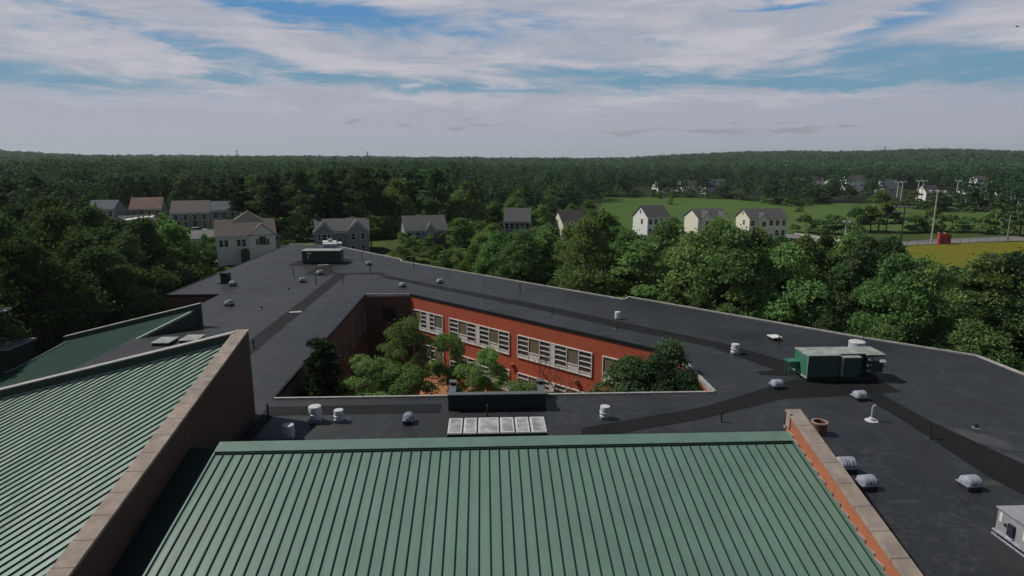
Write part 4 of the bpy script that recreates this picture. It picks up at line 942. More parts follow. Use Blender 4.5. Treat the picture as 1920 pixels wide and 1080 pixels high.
# skylight frame box
e = empty('skylight_box', (-1.93, 28.62, RZ), 0.0, 'raised skylight box with six milky panes behind the green ridge', 'skylight')
m = MB(); m.box(0.03, 0.03, 0, 4.92, 1.75, 0.93); m.build('box', M['unit_black'], e)
xs = [0.0, 0.78, 1.50, 2.60, 3.36, 4.12, 4.95]
for i in range(6):
    m = MB(); sl = 0.0
    m.hexa([(xs[i]+0.03, 0.0, 0.94), (xs[i+1]-0.03, 0.0, 0.94), (xs[i+1]-0.03, 1.8, 0.97), (xs[i]+0.03, 1.8, 0.97)], [(xs[i]+0.06, 0.03, 1.0), (xs[i+1]-0.06, 0.03, 1.0), (xs[i+1]-0.06, 1.77, 1.03), (xs[i]+0.06, 1.77, 1.03)])
    fr_ = m.build('pane_frame', M['white_metal'], e)
    m = MB(); m.hexa([(xs[i]+0.13, 0.12, 1.0), (xs[i+1]-0.13, 0.12, 1.0), (xs[i+1]-0.13, 1.68, 1.0), (xs[i]+0.13, 1.68, 1.0)], [(xs[i]+0.13, 0.12, 1.006), (xs[i+1]-0.13, 0.12, 1.006), (xs[i+1]-0.13, 1.68, 1.034), (xs[i]+0.13, 1.68, 1.034)])
    m.build('glazing', M['glazing'], fr_)
m = MB()
for a_, b_ in ((3.55, 4.1), (4.3, 4.85)):
    m.box(a_, -0.25, 0.3, b_, 0.02, 0.72)
    m.box(a_+0.06, -0.27, 0.66, b_-0.06, -0.25, 0.7)
m.build('side_vent', M['unit_green'], e)
# grey unit, bottom right
p = P(1864, 1000, RZ)
e = empty('rooftop_unit', (p.x, p.y, RZ), 0, 'pale grey rooftop unit cut by the right edge of the picture', 'rooftop unit')
W_, D_ = 2.8, -4.2
m = MB(); m.box(0, 0, 0.22, W_, D_, 1.08); body = m.build('cabinet', M['unit_grey'], e, bevel=0.015)
m = MB(); m.box(-0.05, 0.05, 1.08, W_+0.05, D_-0.05, 1.13); m.build('top_panel', M['unit_grey'], e)
m = MB(); m.box(0.1, -0.08, 0, W_-0.1, D_+0.08, 0.16); m.build('curb', M['curb_dark'], e)
m = MB(); m.box(-0.09, 0.04, 0.16, 0.06, D_-0.04, 0.22); m.box(-0.14, 0.0, 0.02, -0.09, D_, 0.08); m.build('base_rail', M['galv_light'], e)
m = MB(); m.box(-0.012, -0.12, 0.62, 0.0, -0.24, 0.98); m.box(-0.012, -1.2, 0.5, 0.0, -1.4, 0.85); m.build('label_plate', M['white_paint'], body)
m = MB(); m.tube([(-0.03, -0.42, 0.62), (0.01, -0.42, 0.62)], 0.06, 12); m.build('gauge', M['curb_dark'], body)
m = MB(); m.box(-0.10, -0.60, 0.36, 0.0, -0.86, 0.80); m.build('control_box', M['galv_dark'], body)
m = MB(); m.tube([(-0.06, -0.62, 0.36), (-0.07, -0.62, 0.26), (-0.07, -0.84, 0.26), (-0.06, -0.84, 0.42)], 0.022, 6); m.build('conduit', M['white_paint'], body)
m = MB()
for j in range(7): m.box(-0.02, -1.7-0.05, 0.36+j*0.085, 0.0, -3.2, 0.40+j*0.085)
m.build('louvre', M['galv_dark'], body)
# cupola at the left edge, on the lower dark wing
cx, cy = P(2, 638, 7.0)[:2]
e = empty('roof_cupola', (cx, cy, 0), 0, 'dark green roof cupola with pale rings at the left edge of the picture', 'cupola')
m = MB(); m.box(-1.6, -1.6, -0.2, 1.6, 1.6, 6.6); m.build('tower', M['green_dark'], e)
m = MB(); m.box(-1.75, -1.75, 6.6, 1.75, 1.75, 6.72); m.lathe([(0.75, 6.72), (0.6, 6.95), (0.2, 7.3)], 20); m.build('lower_cap', M['galv'], e, smooth=True)
m = MB(); m.lathe([(0.22, 7.2), (0.22, 9.4)], 12); m.build('mast', M['pole_dark'], e, smooth=True)
m = MB(); m.lathe([(0.2, 9.4), (1.0, 9.55), (1.05, 9.62), (0.3, 9.75)], 20); m.build('upper_cap', M['galv'], e, smooth=True)

# ---------------------------------------------------------------- courtyard
m = MB(); m.add([(x, y, 0.03) for x, y in CRT], [(0, 1, 2, 3, 4)]); m.build('courtyard_ground', M['patio'], kind='structure')
plant('conifer', -11.15, 41.2, 0, 10.8, 2.1, 'dark slender conifer at the left side of the courtyard', name='conifer_tree')
LG = 'leafy trees in the courtyard'
for (k_, x, y, h, r, lb) in (('locust0', -6.6, 49.5, 9.3, 2.0, 'tallest bright green tree, in front of the courtyard\'s far dark corner'),
        ('locust1', -8.9, 45.6, 7.3, 2.2, 'wide bright green tree just right of the courtyard conifer'),
        ('locust2', -6.1, 45.0, 7.1, 2.1, 'bright green tree overlapping the middle of the courtyard'),
        ('locust0', -7.6, 42.0, 5.6, 2.2, 'low bright green tree by the courtyard\'s near edge'),
        ('locust2', -3.2, 50.8, 7.9, 1.6, 'small round-topped green tree standing in the orange mulch'),
        ('locust1', 0.35, 49.6, 6.6, 1.5, 'thin green tree before the second group of windows'),
        ('locust2', -1.3, 48.2, 6.0, 1.6, 'small airy tree between the two slender courtyard trees'), ('locust1', 6.9, 42.8, 4.9, 1.5, 'low airy tree left of the dense corner trees'),
        ('locust0', 2.9, 45.5, 5.4, 2.0, 'low olive tree behind the black boxed parapet'),
        ('locust2', 4.9, 43.5, 5.2, 1.7, 'low tree below the red wall\'s third window group')):
    plant(k_, x, y, 0, h, r, lb, LG)
for (k_, x, y, h, r, lb) in (('court2', 12.9, 38.4, 8.6, 2.2, 'low dense tree at the near right corner of the courtyard'), ('court0', 12.5, 40.3, 9.9, 2.8, 'dense dark green tree filling the courtyard\'s right corner'), ('court1', 9.9, 40.8, 8.8, 3.0, 'dense tree left of the one in the courtyard\'s right corner'),
        ('court2', 11.6, 39.5, 9.5, 3.1, 'rounded dense tree leaning over the courtyard\'s near right edge')):
    plant(k_, x, y, 0, h, r, lb, 'dense trees in the courtyard corner')
for (x, y, h, r) in ((-10.2,38.3,5.6,1.5),(-9.2,37.8,5.9,1.4),(-7.0,38.6,5.9,1.5),(-11.6,38.6,5.2,1.2),(-4.4,39.0,4.9,1.3)):
    plant('light0', x, y, 0, h, r, 'light green bush top behind the near left edge of the courtyard', 'light bushes by the courtyard edge', 'shrub', name='shrub')
# bare tree
rng = random.Random(3); m = MB()
def branch(p, d, L, r, k):
    q = p+d*L; m.tube([p, (p+q)/2+Vector((rng.uniform(-.05,.05), rng.uniform(-.05,.05), 0))*L, q], [r, r*0.8, r*0.6], 5)
    if k > 0:
        for _ in range(3):
            nd = (d+Vector((rng.uniform(-.7,.7), rng.uniform(-.7,.7), rng.uniform(-.1,.4)))).normalized(); branch(q, nd, L*rng.uniform(.6,.8), r*0.6, k-1)
branch(Vector((0, 0, -0.1)), Vector((0.05, 0, 1)), 2.9, 0.10, 4)
bt = m.build('bare_tree', M['bark_grey'], None, (4.6, 46.5, 0)); tag(bt, 'leafless grey tree in front of the third window group', 'tree')

# ---------------------------------------------------------------- near tree belt behind the school
SKY_A = [(700,500),(740,480),(800,474),(850,458),(900,446),(950,432),(1000,424),(1050,412),(1090,412),(1120,395),(1160,408),(1190,432),(1240,430),(1262,412),(1290,420),(1330,434),(1352,406),(1375,424),(1400,430),(1440,428),(1465,424),(1490,452),(1540,452),(1600,440),(1640,450),(1668,470),(1700,452),(1725,484),(1780,506),(1830,508),(1880,490),(1920,486),(2000,490),(2300,500)]
def scatter(n, region, mind, seed, tries=4000, pts=None):
    rng = random.Random(seed); out = [] if pts is None else pts; k = 0; made = []
    while len(made) < n and k < tries:
        k += 1; x, y = region(rng)
        if x is None: continue
        if all((x-a)**2+(y-b)**2 > mind*mind for a, b in out): out.append((x, y)); made.append((x, y))
    return made
def belt_region(rng):
    # outside the diagonal back wall, 5 to 45 m from it
    t = rng.uniform(-14, 62); dd = rng.uniform(5.0, 42)
    x, y = -12+t*0.7071, 89.5-t*0.7071
    x += dd*0.7071; y += dd*0.7071
    u = az_u(x, y)
    if u < 850: return None, None
    if u > 2150: return None, None
    return x, y
belt = scatter(100, belt_region, 5.0, 5)
belt.sort(key=lambda q: math.hypot(*q))
G_A = 'broadleaf trees in the belt behind the school'
for i, (x, y) in enumerate(belt):
    lim = top_limit(x, y, SKY_A)-random.uniform(0, 0.8)
    h = lim*random.choice([1.0, 0.97, 0.92, 0.86]) if lim < 15 else random.uniform(12, 15)
    near_edge = (x+y-78)/1.414 < 9
    if near_edge: h = min(h, random.uniform(6.0, 8.8) if az_u(x, y) > 1150 else random.uniform(5.5, 7.5))
    if h < 3.0: continue
    r = min(4.6, max(2.3, h*random.uniform(0.30, 0.38)))
    u = az_u(x, y)
    if u < 1250 and not near_edge: key = random.choice(['tall0', 'tall1', 'near0', 'near1', 'light1'])
    elif near_edge: key = random.choice(['near0', 'near2', 'dark0', 'light1'])
    elif u > 1420: key = random.choice(['dark0', 'dark1', 'dark0', 'near1', 'near2'])
    else: key = random.choice(['near0', 'near1', 'near2', 'dark0', 'dark1', 'tall0'])
    plant(key, x, y, 0, h, r, 'leafy green tree in the dense belt behind the flat roof', G_A)
def east_region(rng):
    x = rng.uniform(41, 88); y = rng.uniform(26, 82)
    if x+y < 90: return None, None
    return x, y
for x, y in scatter(30, east_region, 5.5, 15, pts=list(belt)):
    lim = top_limit(x, y, SKY_A)-random.uniform(0, 0.6); h = min(lim, random.uniform(7, 11))
    if h < 2.6: continue
    plant(random.choice(['near0', 'dark1', 'near2', 'dark0', 'dark0']), x, y, 0, h, max(2.4, min(4.4, h*0.45)), 'leafy green tree in the dense belt behind the flat roof', G_A)
for (x, y, h, r) in ((20.2, 65.6, 5.2, 2.6), (22.8, 64.0, 4.6, 2.2), (-3.0, 87.5, 4.2, 2.2), (2.5, 82.0, 4.6, 2.4)):
    lim = top_limit(x, y, [(800, 496), (1000, 500), (1200, 524), (1400, 560)]); plant('light0', x, y, 0, max(3.5, min(9.0, lim)), r, 'pale yellow-green bush close against the back of the school', 'pale bushes behind the school', 'shrub', name='shrub')
for (u, d, r, key) in ((1598, 82, 4.2, 'near1'), (1548, 84, 3.8, 'dark0'), (1640, 86, 3.6, 'near0'), (1694, 84, 3.4, 'tall0'), (1505, 82, 3.6, 'near2'), (1665, 76, 3.6, 'dark1'), (1732, 80, 3.6, 'near0'), (1790, 78, 4.0, 'dark0'), (1850, 76, 4.0, 'near1'), (1905, 78, 4.2, 'dark1'), (1620, 72, 3.8, 'dark0'), (1760, 72, 3.6, 'near2')):
    p = at_dist(u, 500, d); h = min(15, top_limit(p.x, p.y, SKY_A)+0.4)
    plant(key, p.x, p.y, 0, h, r, 'leafy green tree in the dense belt behind the flat roof', G_A)
# young light shrubs beyond the far back edge (between house two and the belt)
SKY_S = [(700,470),(740,462),(800,462),(850,460),(960,470),(1200,500)]
def shrub_region(rng):
    u = rng.uniform(735, 960); d = rng.uniform(94, 128); p = at_dist(u, 500, d)
    if (p.x+p.y) < 82: return None, None
    return p.x, p.y
for x, y in scatter(34, shrub_region, 2.6, 8):
    z = terrain(x, y); h = max(1.4, min(top_limit(x, y, SKY_S)-z, random.uniform(2.5, 5)))
    plant(random.choice(['light0', 'light0', 'light1', 'shrub']), x, y, z, h, min(3.0, max(1.5, h*0.5)), 'light green shrub in the thicket beyond the far roof edge', 'shrubs beyond the far roof edge', 'shrub', name='shrub')

# ---------------------------------------------------------------- trees at the left of the school
SKY_L = [(-300,390),(0,366),(60,358),(110,362),(140,376),(165,396),(230,410),(265,414),(285,402),(345,410),(366,440),(380,470),(390,500),(400,560)]
def left_region(rng):
    u = rng.uniform(-160, 338); d = rng.uniform(48, 118); p = at_dist(u, 500, d)
    if p.x > -36.5-2.2 and p.y < 112: return None, None
    if p.x > -44 and p.y < 58: return None, None
    if p.y < 44: return None, None
    return p.x, p.y
for x, y in sorted(scatter(62, left_region, 4.6, 21), key=lambda q: math.hypot(*q)):
    z = terrain(x, y); lim = top_limit(x, y, SKY_L)-random.uniform(0, 1.0)-z; h = min(lim, random.uniform(13, 17))
    if az_u(x, y) > 330 and h > 9: h = min(lim, 12)
    if h < 2.5: continue
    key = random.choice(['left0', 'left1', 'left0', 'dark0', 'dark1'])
    if h < 6: key = 'left1'
    lab = 'dark leafy tree in the dense stand left of the school'
    if az_u(x, y) > 255 and math.hypot(x, y) > 85 and random.random() < 0.6: key = 'light1'; lab = 'brighter green tree at the right end of the stand left of the school'
    plant(key, x, y, z, h, min(5.0, max(2.2, h*random.uniform(0.32, 0.42))), lab, 'trees in the stand left of the school')
for u, v, h in ((395,500,2.6),(415,494,2.4),(430,489,2.0),(388,512,3.0),(405,508,2.5),(372,520,3.2)):
    p = P(u, v, 1.5); z = terrain(p.x, p.y)
    if p.x > -35.5: p.x = -36.5
    plant('shrubd', p.x, p.y, z, h+2.2, 1.9, 'green bush along the left edge of the far roof', 'bushes along the left roof edge', 'shrub', name='shrub')

# ---------------------------------------------------------------- houses
def gable_roof(m, w, d, h0, rise, over=0.35, th=0.18, mi=0, rake=0.25):
    a = w/2+rake; b = d/2+over; zo = h0-over*rise/(d/2)
    for s in (-1, 1):
        m.slab([(-a, 0, h0+rise), (a, 0, h0+rise), (a, s*b, zo), (-a, s*b, zo)], (0, 0, th), mi)
def gable_body(m, w, d, h, rise, z0=-1.0):
    a, b = w/2, d/2
    v = [(-a,-b,z0),(a,-b,z0),(a,b,z0),(-a,b,z0),(-a,-b,h),(a,-b,h),(a,b,h),(-a,b,h),(-a,0,h+rise),(a,0,h+rise)]
    m.add(v, [(0,1,5,4),(2,3,7,6),(1,2,6,9,5),(3,0,4,8,7)])
def house_window(e, x, z, w, h, y, front=True, shutters=False, arch=False):
    """window on the front (-y) or on the left gable (-x) face; x is the coordinate along the face"""
    fr = MB(); pn = MB(); t = 0.09
    def bx(mm, a0, a1, z0, z1, o0, o1):
        if front: mm.box(a0, y-o1, z0, a1, y-o0, z1)
        else: mm.box(y-o1, a0, z0, y-o0, a1, z1)
    bx(fr, x-w/2-t, x+w/2+t, z-t, z, 0.0, 0.06); bx(fr, x-w/2-t, x+w/2+t, z+h, z+h+t, 0.0, 0.06); bx(fr, x-w/2-t, x-w/2, z, z+h, 0.0, 0.06); bx(fr, x+w/2, x+w/2+t, z, z+h, 0.0, 0.06); bx(fr, x-w/2, x+w/2, z+h/2-0.03, z+h/2+0.03, 0.0, 0.05)
    bx(pn, x-w/2, x+w/2, z, z+h, 0.005, 0.03)
    f = fr.build('window', M['trim'], e); pn.build('window_pane', M['pane_dark'], f)
    if shutters:
        sh = MB(); bx(sh, x-w/2-t-0.38, x-w/2-t-0.02, z, z+h, 0, 0.05); bx(sh, x+w/2+t+0.02, x+w/2+t+0.38, z, z+h, 0, 0.05); sh.build('shutter', M['pane_dark'], f)
    return f
def house(name, u0, u1, v_ridge, v_eave, dist, label, wall, roof, rot=0.0, depth=8.0, group=None, cross=(), wins=2, cols=4, ground=None, chimney=None, door=True, gable_win=True, rise_k=1.0, full=True):
    uc = (u0+u1)/2; pe = at_dist(uc, v_eave, dist); pr = at_dist(uc, v_ridge, dist+depth/2)
    z = terrain(pe.x, pe.y) if ground is None else ground
    h = pe.z-z; rise = max(1.2, (pr.z-pe.z))*rise_k
    w = (at_dist(u1, v_eave, dist)-at_dist(u0, v_eave, dist)).length
    view = math.atan2(pe.x, pe.y); w = max(6.5, (w-depth*abs(math.sin(rot)))/math.cos(rot)); rot = rot-view     # rot is given relative to the camera's line of sight
    c = Vector((pe.x, pe.y, 0))+Vector((math.sin(view), math.cos(view), 0))*depth/2
    e = empty(name, (c.x, c.y, z), rot, label, 'house', group)
    m = MB(); gable_body(m, w, depth, h, rise); m.build('wall', wall, e)
    m = MB(); gable_roof(m, w, depth, h, rise); rf = m.build('roof', roof, e)
    m = MB(); m.box(-w/2-0.25, -depth/2-0.42, h-0.33, w/2+0.25, -depth/2-0.30, h-0.12); m.box(-w/2-0.04, -depth/2-0.04, -0.5, -w/2+0.10, -depth/2+0.0, h-0.2); m.box(w/2-0.1, -depth/2-0.04, -0.5, w/2+0.04, -depth/2, h-0.2)
    m.build('trim', M['trim'], e)
    if chimney is not None:
        m = MB(); m.box(chimney-0.35, -0.35, h+rise-0.6, chimney+0.35, 0.35, h+rise+1.0); m.build('chimney', M['brick_brown'], rf)
    for (cx_, cw, ch) in cross:        # front cross gables
        m = MB(); yb_ = -depth/2-0.7; a = cw/2; hh = h-0.1
        m.add([(cx_-a,yb_,-1),(cx_+a,yb_,-1),(cx_+a,yb_,hh),(cx_,yb_,hh+ch),(cx_-a,yb_,hh)], [(0,1,2,3,4)])
        m.add([(cx_-a,yb_,-1),(cx_-a,0,-1),(cx_-a,0,hh),(cx_-a,yb_,hh)], [(0,1,2,3)]); m.add([(cx_+a,yb_,-1),(cx_+a,0,-1),(cx_+a,0,hh),(cx_+a,yb_,hh)], [(0,1,2,3)])
        g_ = m.build('front_gable', wall, e)
        m = MB()
        for s in (-1, 1): m.slab([(cx_, yb_-0.25, hh+ch), (cx_, -0.1, hh+ch), (cx_+s*(a+0.25), -0.1, hh-0.25*ch/a), (cx_+s*(a+0.25), yb_-0.25, hh-0.25*ch/a)], (0, 0, 0.15))
        m.build('gable_roof', roof, g_)
        m = MB()
        for s in (-1, 1): m.slab([(cx_, yb_-0.27, hh+ch-0.02), (cx_+s*(a+0.25), yb_-0.27, hh-0.25*ch/a-0.02), (cx_+s*(a+0.25), yb_-0.27, hh-0.25*ch/a-0.24), (cx_, yb_-0.27, hh+ch-0.26)], (0, 0.05, 0))
        m.build('barge_board', M['trim'], g_)
        if full:
            for lv in range(wins): house_window(e, cx_, (h-2.2) if lv == 0 else max(0.5, h-4.9), min(1.6, cw*0.4), 1.25, yb_)
    if full:
        for lv in range(wins):
            zz = h-2.0-2.7*lv
            if zz < 0.3: zz = 0.4
            for i in range(cols):
                x = -w/2+w*(i+0.5)/cols
                if any(abs(x-c_[0]) < c_[1]/2+0.6 for c_ in cross): continue
                if lv == 1 and i == cols//2 and door:
                    m = MB(); m.box(x-0.5, -depth/2-0.06, -0.4, x+0.5, -depth/2, 2.0); m.build('door', M['door_green'], e); continue
                house_window(e, x, zz, 0.95, 1.35, -depth/2)
        if gable_win:
            house_window(e, -0.9, h-2.0, 0.9, 1.3, -w/2, front=False); house_window(e, 0.0, h+rise*0.35, 0.6, 0.8, -w/2, front=False)
    return e, w, h, rise
HG = 'houses behind the school'
# white house with arched entry
e, w, h, rise = house('suburban_house', 405, 517, 412, 441, 127, 'cream white two-storey house with arched green entry at left', M['siding_pale'], M['shingle_brown'], rot=0.0, depth=8, cols=1, cross=(), gable_win=False, full=False)
yb_ = -4.0
for (x, z, ww) in ((-4.3, h-1.95, 0.62), (-3.45, h-1.95, 0.62), (-1.3, h-1.95, 0.62), (-0.45, h-1.95, 0.62), (-0.9, 0.8, 0.7)): house_window(e, x, z, ww, 1.15, yb_)
m = MB(); a = 2.3; cxg = w/2-2.3; hh = h-0.05
m.add([(cxg-a, yb_-0.3, -1), (cxg+a, yb_-0.3, -1), (cxg+a, yb_-0.3, hh), (cxg, yb_-0.3, hh+2.0), (cxg-a, yb_-0.3, hh)], [(0,1,2,3,4)]); m.add([(cxg-a, yb_-0.3, -1), (cxg-a, 0, -1), (cxg-a, 0, hh), (cxg-a, yb_-0.3, hh)], [(0,1,2,3)]); m.add([(cxg+a, yb_-0.3, -1), (cxg+a, 0, -1), (cxg+a, 0, hh), (cxg+a, yb_-0.3, hh)], [(0,1,2,3)])
g_ = m.build('front_gable', M['siding_pale'], e); m = MB()
for s in (-1, 1): m.slab([(cxg, yb_-0.5, hh+2.0), (cxg, -0.1, hh+2.0), (cxg+s*2.55, -0.1, hh-0.2), (cxg+s*2.55, yb_-0.5, hh-0.2)], (0, 0, 0.15))
m.build('gable_roof', M['shingle_brown'], g_)
m = MB(); m.box(cxg-0.65, yb_-0.36, h-1.9, cxg+0.65, yb_-0.3, h-0.75); pts = [(cxg+0.65*math.cos(PI*j/10), h-0.75+0.55*math.sin(PI*j/10)) for j in range(11)]
m.slab([(x, yb_-0.36, z) for x, z in pts], (0, 0.06, 0)); fw_ = m.build('window', M['door_green'], g_)
m = MB(); m.box(cxg-1.15, yb_-0.36, h-1.9, cxg-0.8, yb_-0.3, h-0.75); m.box(cxg+0.8, yb_-0.36, h-1.9, cxg+1.15, yb_-0.3, h-0.75); m.build('shutter', M['door_green'], fw_)
xd = w/2-5.5; m = MB(); m.box(xd-0.95, yb_-0.9, -0.5, xd+0.95, yb_, 2.5); m.slab([(xd+0.95*math.cos(PI*j/10), yb_-0.9, 2.5+0.95*math.sin(PI*j/10)) for j in range(11)], (0, 0.9, 0)); en = m.build('entry_porch', M['trim'], e)
m = MB(); m.box(xd-0.75, yb_-0.94, -0.4, xd+0.75, yb_-0.9, 2.4); m.slab([(xd+0.75*math.cos(PI*j/10), yb_-0.94, 2.42+0.72*math.sin(PI*j/10)) for j in range(11)], (0, 0.04, 0)); m.build('door', M['door_green'], en)
m = MB(); a = 3.4; cx2 = 0.6; m.add([(cx2-a, 2.5, h+rise-0.5), (cx2+a, 2.5, h+rise-0.5), (cx2, 2.5, h+rise+1.6), (cx2-a, -1.2, h+rise-0.7), (cx2+a, -1.2, h+rise-0.7), (cx2, 0.8, h+rise+1.6)], [(0,1,2), (3,5,4), (0,2,5,3), (1,4,5,2)]); m.build('upper_roof', M['shingle_brown'], e)
m = MB(); m.box(w/2, -2.5, -0.5, w/2+0.9, 2.5, h-1.2); m.slab([(w/2, -2.7, h-0.6), (w/2+1.1, -2.7, h-1.2), (w/2+1.1, 2.7, h-1.2), (w/2, 2.7, h-0.6)], (0, 0, 0.12)); m.build('side_porch', M['siding_grey'], e)
# blue-grey house with two front gables
e, w, h, rise = house('suburban_house', 590, 692, 411, 433, 131, 'slate blue house with two white-edged front gables behind the far roof tip', M['siding_grey'], M['shingle_grey'], rot=0.03, depth=8.5, cross=((-3.6, 3.8, 1.9), (2.9, 4.4, 2.1)), cols=4, wins=2, chimney=-4.9, gable_win=False, full=False)
yf = -8.5/2-0.7
for (x_, z_, w_, h_) in ((-4.5, h-1.7, 0.5, 1.15), (-3.6, h-1.7, 0.9, 1.15), (-2.7, h-1.7, 0.5, 1.15), (2.0, h-1.75, 0.75, 1.25), (3.9, h-1.75, 0.75, 1.25), (2.0, h-4.2, 0.75, 1.25), (3.9, h-4.2, 0.75, 1.25)): house_window(e, x_, z_, w_, h_, yf)
house_window(e, -0.6, h-2.1, 1.0, 0.7, -8.5/2)
m = MB(); m.box(-0.9, -8.5/2-0.06, -0.4, 0.1, -8.5/2, 2.0); m.build('door', M['door_green'], e)
house('suburban_house', 750, 838, 405, 430, 141, 'blue house with dark roof and one small white gable, half behind bushes', M['siding_blue'], M['shingle_grey'], rot=0.14, depth=8.5, cross=((0.9, 2.0, 1.4),), cols=5, wins=2)
house('suburban_house', 948, 995, 391, 414, 160, 'grey-roofed house mostly hidden by trees at the picture\'s centre', M['siding_grey'], M['shingle_grey'], rot=-0.06, depth=8, cols=5, wins=1)
house('suburban_house', 1034, 1100, 395, 421, 165, 'cream gabled house with dark brown roof behind the tree belt', M['siding_cream'], M['shingle_dark'], rot=0.42, depth=8, cols=3, wins=1, gable_win=False)
house('suburban_house', 1186, 1256, 386, 407, 182, 'white-gabled house with plain grey roof, leftmost of the three by the meadow', M['siding_white'], M['shingle_grey'], rot=0.60, depth=7.5, cols=4, wins=2)
house('suburban_house', 1282, 1366, 392, 408, 186, 'cream-gabled house with two front cross gables, middle of the three by the meadow', M['siding_cream'], M['shingle_grey'], rot=0.52, depth=8, cols=5, wins=2, cross=((-2.0, 3.4, 1.9), (3.0, 3.0, 1.7)), gable_win=False)
house('suburban_house', 1378, 1476, 392, 409, 186, 'cream-gabled long blue house, rightmost of the three by the meadow', M['siding_cream'], M['shingle_grey'], rot=0.50, depth=8, cols=6, wins=2, cross=((-1.6, 2.6, 1.5),))
# dim houses at the left
house('suburban_house', 168, 232, 376, 392, 205, 'pale blue-grey house farthest left among the trees', M['siding_blue'], M['shingle_blue'], rot=-0.35, depth=9, cols=4, wins=2, gable_win=False)
house('suburban_house', 243, 315, 371, 391, 212, 'tan house with reddish roof among the trees at left', M['siding_tan'], M['shingle_red'], rot=-0.2, depth=9, cols=4, wins=2, gable_win=False)
house('suburban_house', 320, 401, 377, 398, 196, 'tan house with brown-grey roof behind the cream white house', M['siding_tan'], M['shingle_brown'], rot=-0.15, depth=9, cols=4, wins=2, gable_win=False)
house('suburban_house', 400, 446, 378, 394, 188, 'dim bluish house just left of the dark woods', M['siding_grey'], M['shingle_blue'], rot=-0.1, depth=9, cols=3, wins=2, gable_win=False)
house('garage_building', 222, 292, 408, 416, 178, 'low grey outbuilding with flat-looking roof below the reddish roof', M['siding_blue'], M['shingle_grey'], rot=0.1, depth=7, cols=4, wins=1, gable_win=False, door=False)
p = at_dist(262, 415, 176); m = MB(); z = terrain(p.x, p.y)
e = empty('awning', (p.x, p.y, z), 0.3, 'white open awning beside the low grey outbuilding', 'awning')
m.slab([(-3, -1.2, 4.4), (3, -1.2, 5.0), (3, 1.2, 5.2), (-3, 1.2, 4.6)], (0, 0, 0.1)); m.build('canopy', M['white_paint'], e)
for sx_ in (-1, 1):
    for sy_ in (-1, 1): m = MB(); m.tube([(sx_*2.8, sy_*1.0, 0), (sx_*2.8, sy_*1.0, 4.6)], 0.06, 6); m.build('post', M['galv'], e)
e, w, h, rise = house('garage_building', 366, 406, 441, 447, 142, 'small grey-white garage left of the cream white house', M['siding_light'], M['asphalt'], rot=-0.1, depth=6, cols=1, wins=0, full=False)
m = MB(); m.box(-0.9, -3.06, -0.3, 0.3, -3.0, 1.6); m.build('garage_door', M['pane_dark'], e)
# parking and walk before the white house
m = MB(); lw_ = [(420,484.5),(440,486),(500,476),(545,462),(520,462),(480,474),(440,481),(424,481)]
def tz(u, v, dz): p = P(u, v, 3.5); return (p.x, p.y, terrain(p.x, p.y)+dz)
m.add([tz(u, v, 0.06) for u, v in [(415,483),(440,487),(478,480.5),(478,478),(440,482),(428,478),(418,478)]], [tuple(range(7))]); m.build('path', M['concrete'], kind='structure')
m = MB(); m.add([tz(u, v, 0.04) for u, v in [(330,500),(345,470),(372,440),(398,446),(412,476),(400,490),(372,500)]], [tuple(range(7))]); m.build('driveway', M['asphalt'], kind='structure')
m = MB(); m.add([tz(u, v, 0.03) for u, v in [(380,520),(415,484),(500,474),(560,452),(720,452),(745,478),(760,500),(560,560)]], [tuple(range(8))]); m.build('lawn', M['lawn'], kind='structure')
def car(u, v, rz, body, label, L=4.5):
    p = P(u, v, 3.5); z = terrain(p.x, p.y)+0.05
    e = empty('parked_car', (p.x, p.y, z), rz, label, 'car', 'cars parked by the cream white house')
    prof = [(-L/2, 0.35), (-L/2, 0.85), (-L/2+0.2, 0.98), (L/2-1.1, 0.92), (L/2-0.1, 0.75), (L/2, 0.4)]
    m = MB(); m.slab([(x, -0.85, z_) for x, z_ in prof], (0, 1.7, 0)); m.build('body', body, e, bevel=0.06)
    m = MB(); m.hexa([(-L/2+0.3, -0.78, 0.9), (L/2-1.2, -0.78, 0.9), (L/2-1.2, 0.78, 0.9), (-L/2+0.3, 0.78, 0.9)], [(-L/2+0.7, -0.62, 1.42), (L/2-2.0, -0.62, 1.42), (L/2-2.0, 0.62, 1.42), (-L/2+0.7, 0.62, 1.42)]); m.build('window', M['pane_dark'], e)
    m = MB(); m.box(-L/2+0.72, -0.6, 1.42, L/2-2.02, 0.6, 1.47); m.build('roof', body, e)
    for sx_ in (-L/2+0.85, L/2-0.85):
        for sy_ in (-0.8, 0.8): m = MB(); m.tube([(sx_, sy_-0.1, 0.33), (sx_, sy_+0.1, 0.33)], 0.33, 14); m.build('wheel', M['tyre'], e)
for a_ in ((392,472,0.3,M['car_white'],'white car nearest the small grey garage'),(402,479,0.2,M['car_dark'],'dark car between white cars beside the cream house'),(383,489,0.1,M['car_white'],'white car at the left among bushes below the cream house'),(413,486,0.1,M['car_silver'],'silver car at the edge of the lawn below the cream house'),
           (372,437,0.4,M['car_white'],'white car parked behind the small grey garage'),(590,452,0.2,M['car_silver'],'silver car left of the blue-grey house')): car(*a_)
# planting beds and walk posts in front of the white house
for i, u in enumerate((448, 462, 474, 490, 531, 540, 549)):
    p = P(u, 477 if u < 500 else 458, 3.5); plant('shrubd', p.x, p.y, terrain(p.x, p.y), 1.1, 0.9, 'small dark bush in the planting bed of the cream house', 'bushes before the cream house', 'shrub', name='shrub')
for u, v, h in ((652,468,1.5),(664,466,1.4),(676,470,1.8),(822,462,3.6),(850,462,3.8),(760,466,3.4),(775,470,2.6),(800,468,3.0)):
    p = P(u, v, 3.0); plant('shrubd', p.x, p.y, terrain(p.x, p.y), h, h*0.6, 'rounded green bush by the blue houses', 'bushes by the blue houses', 'shrub', name='shrub')
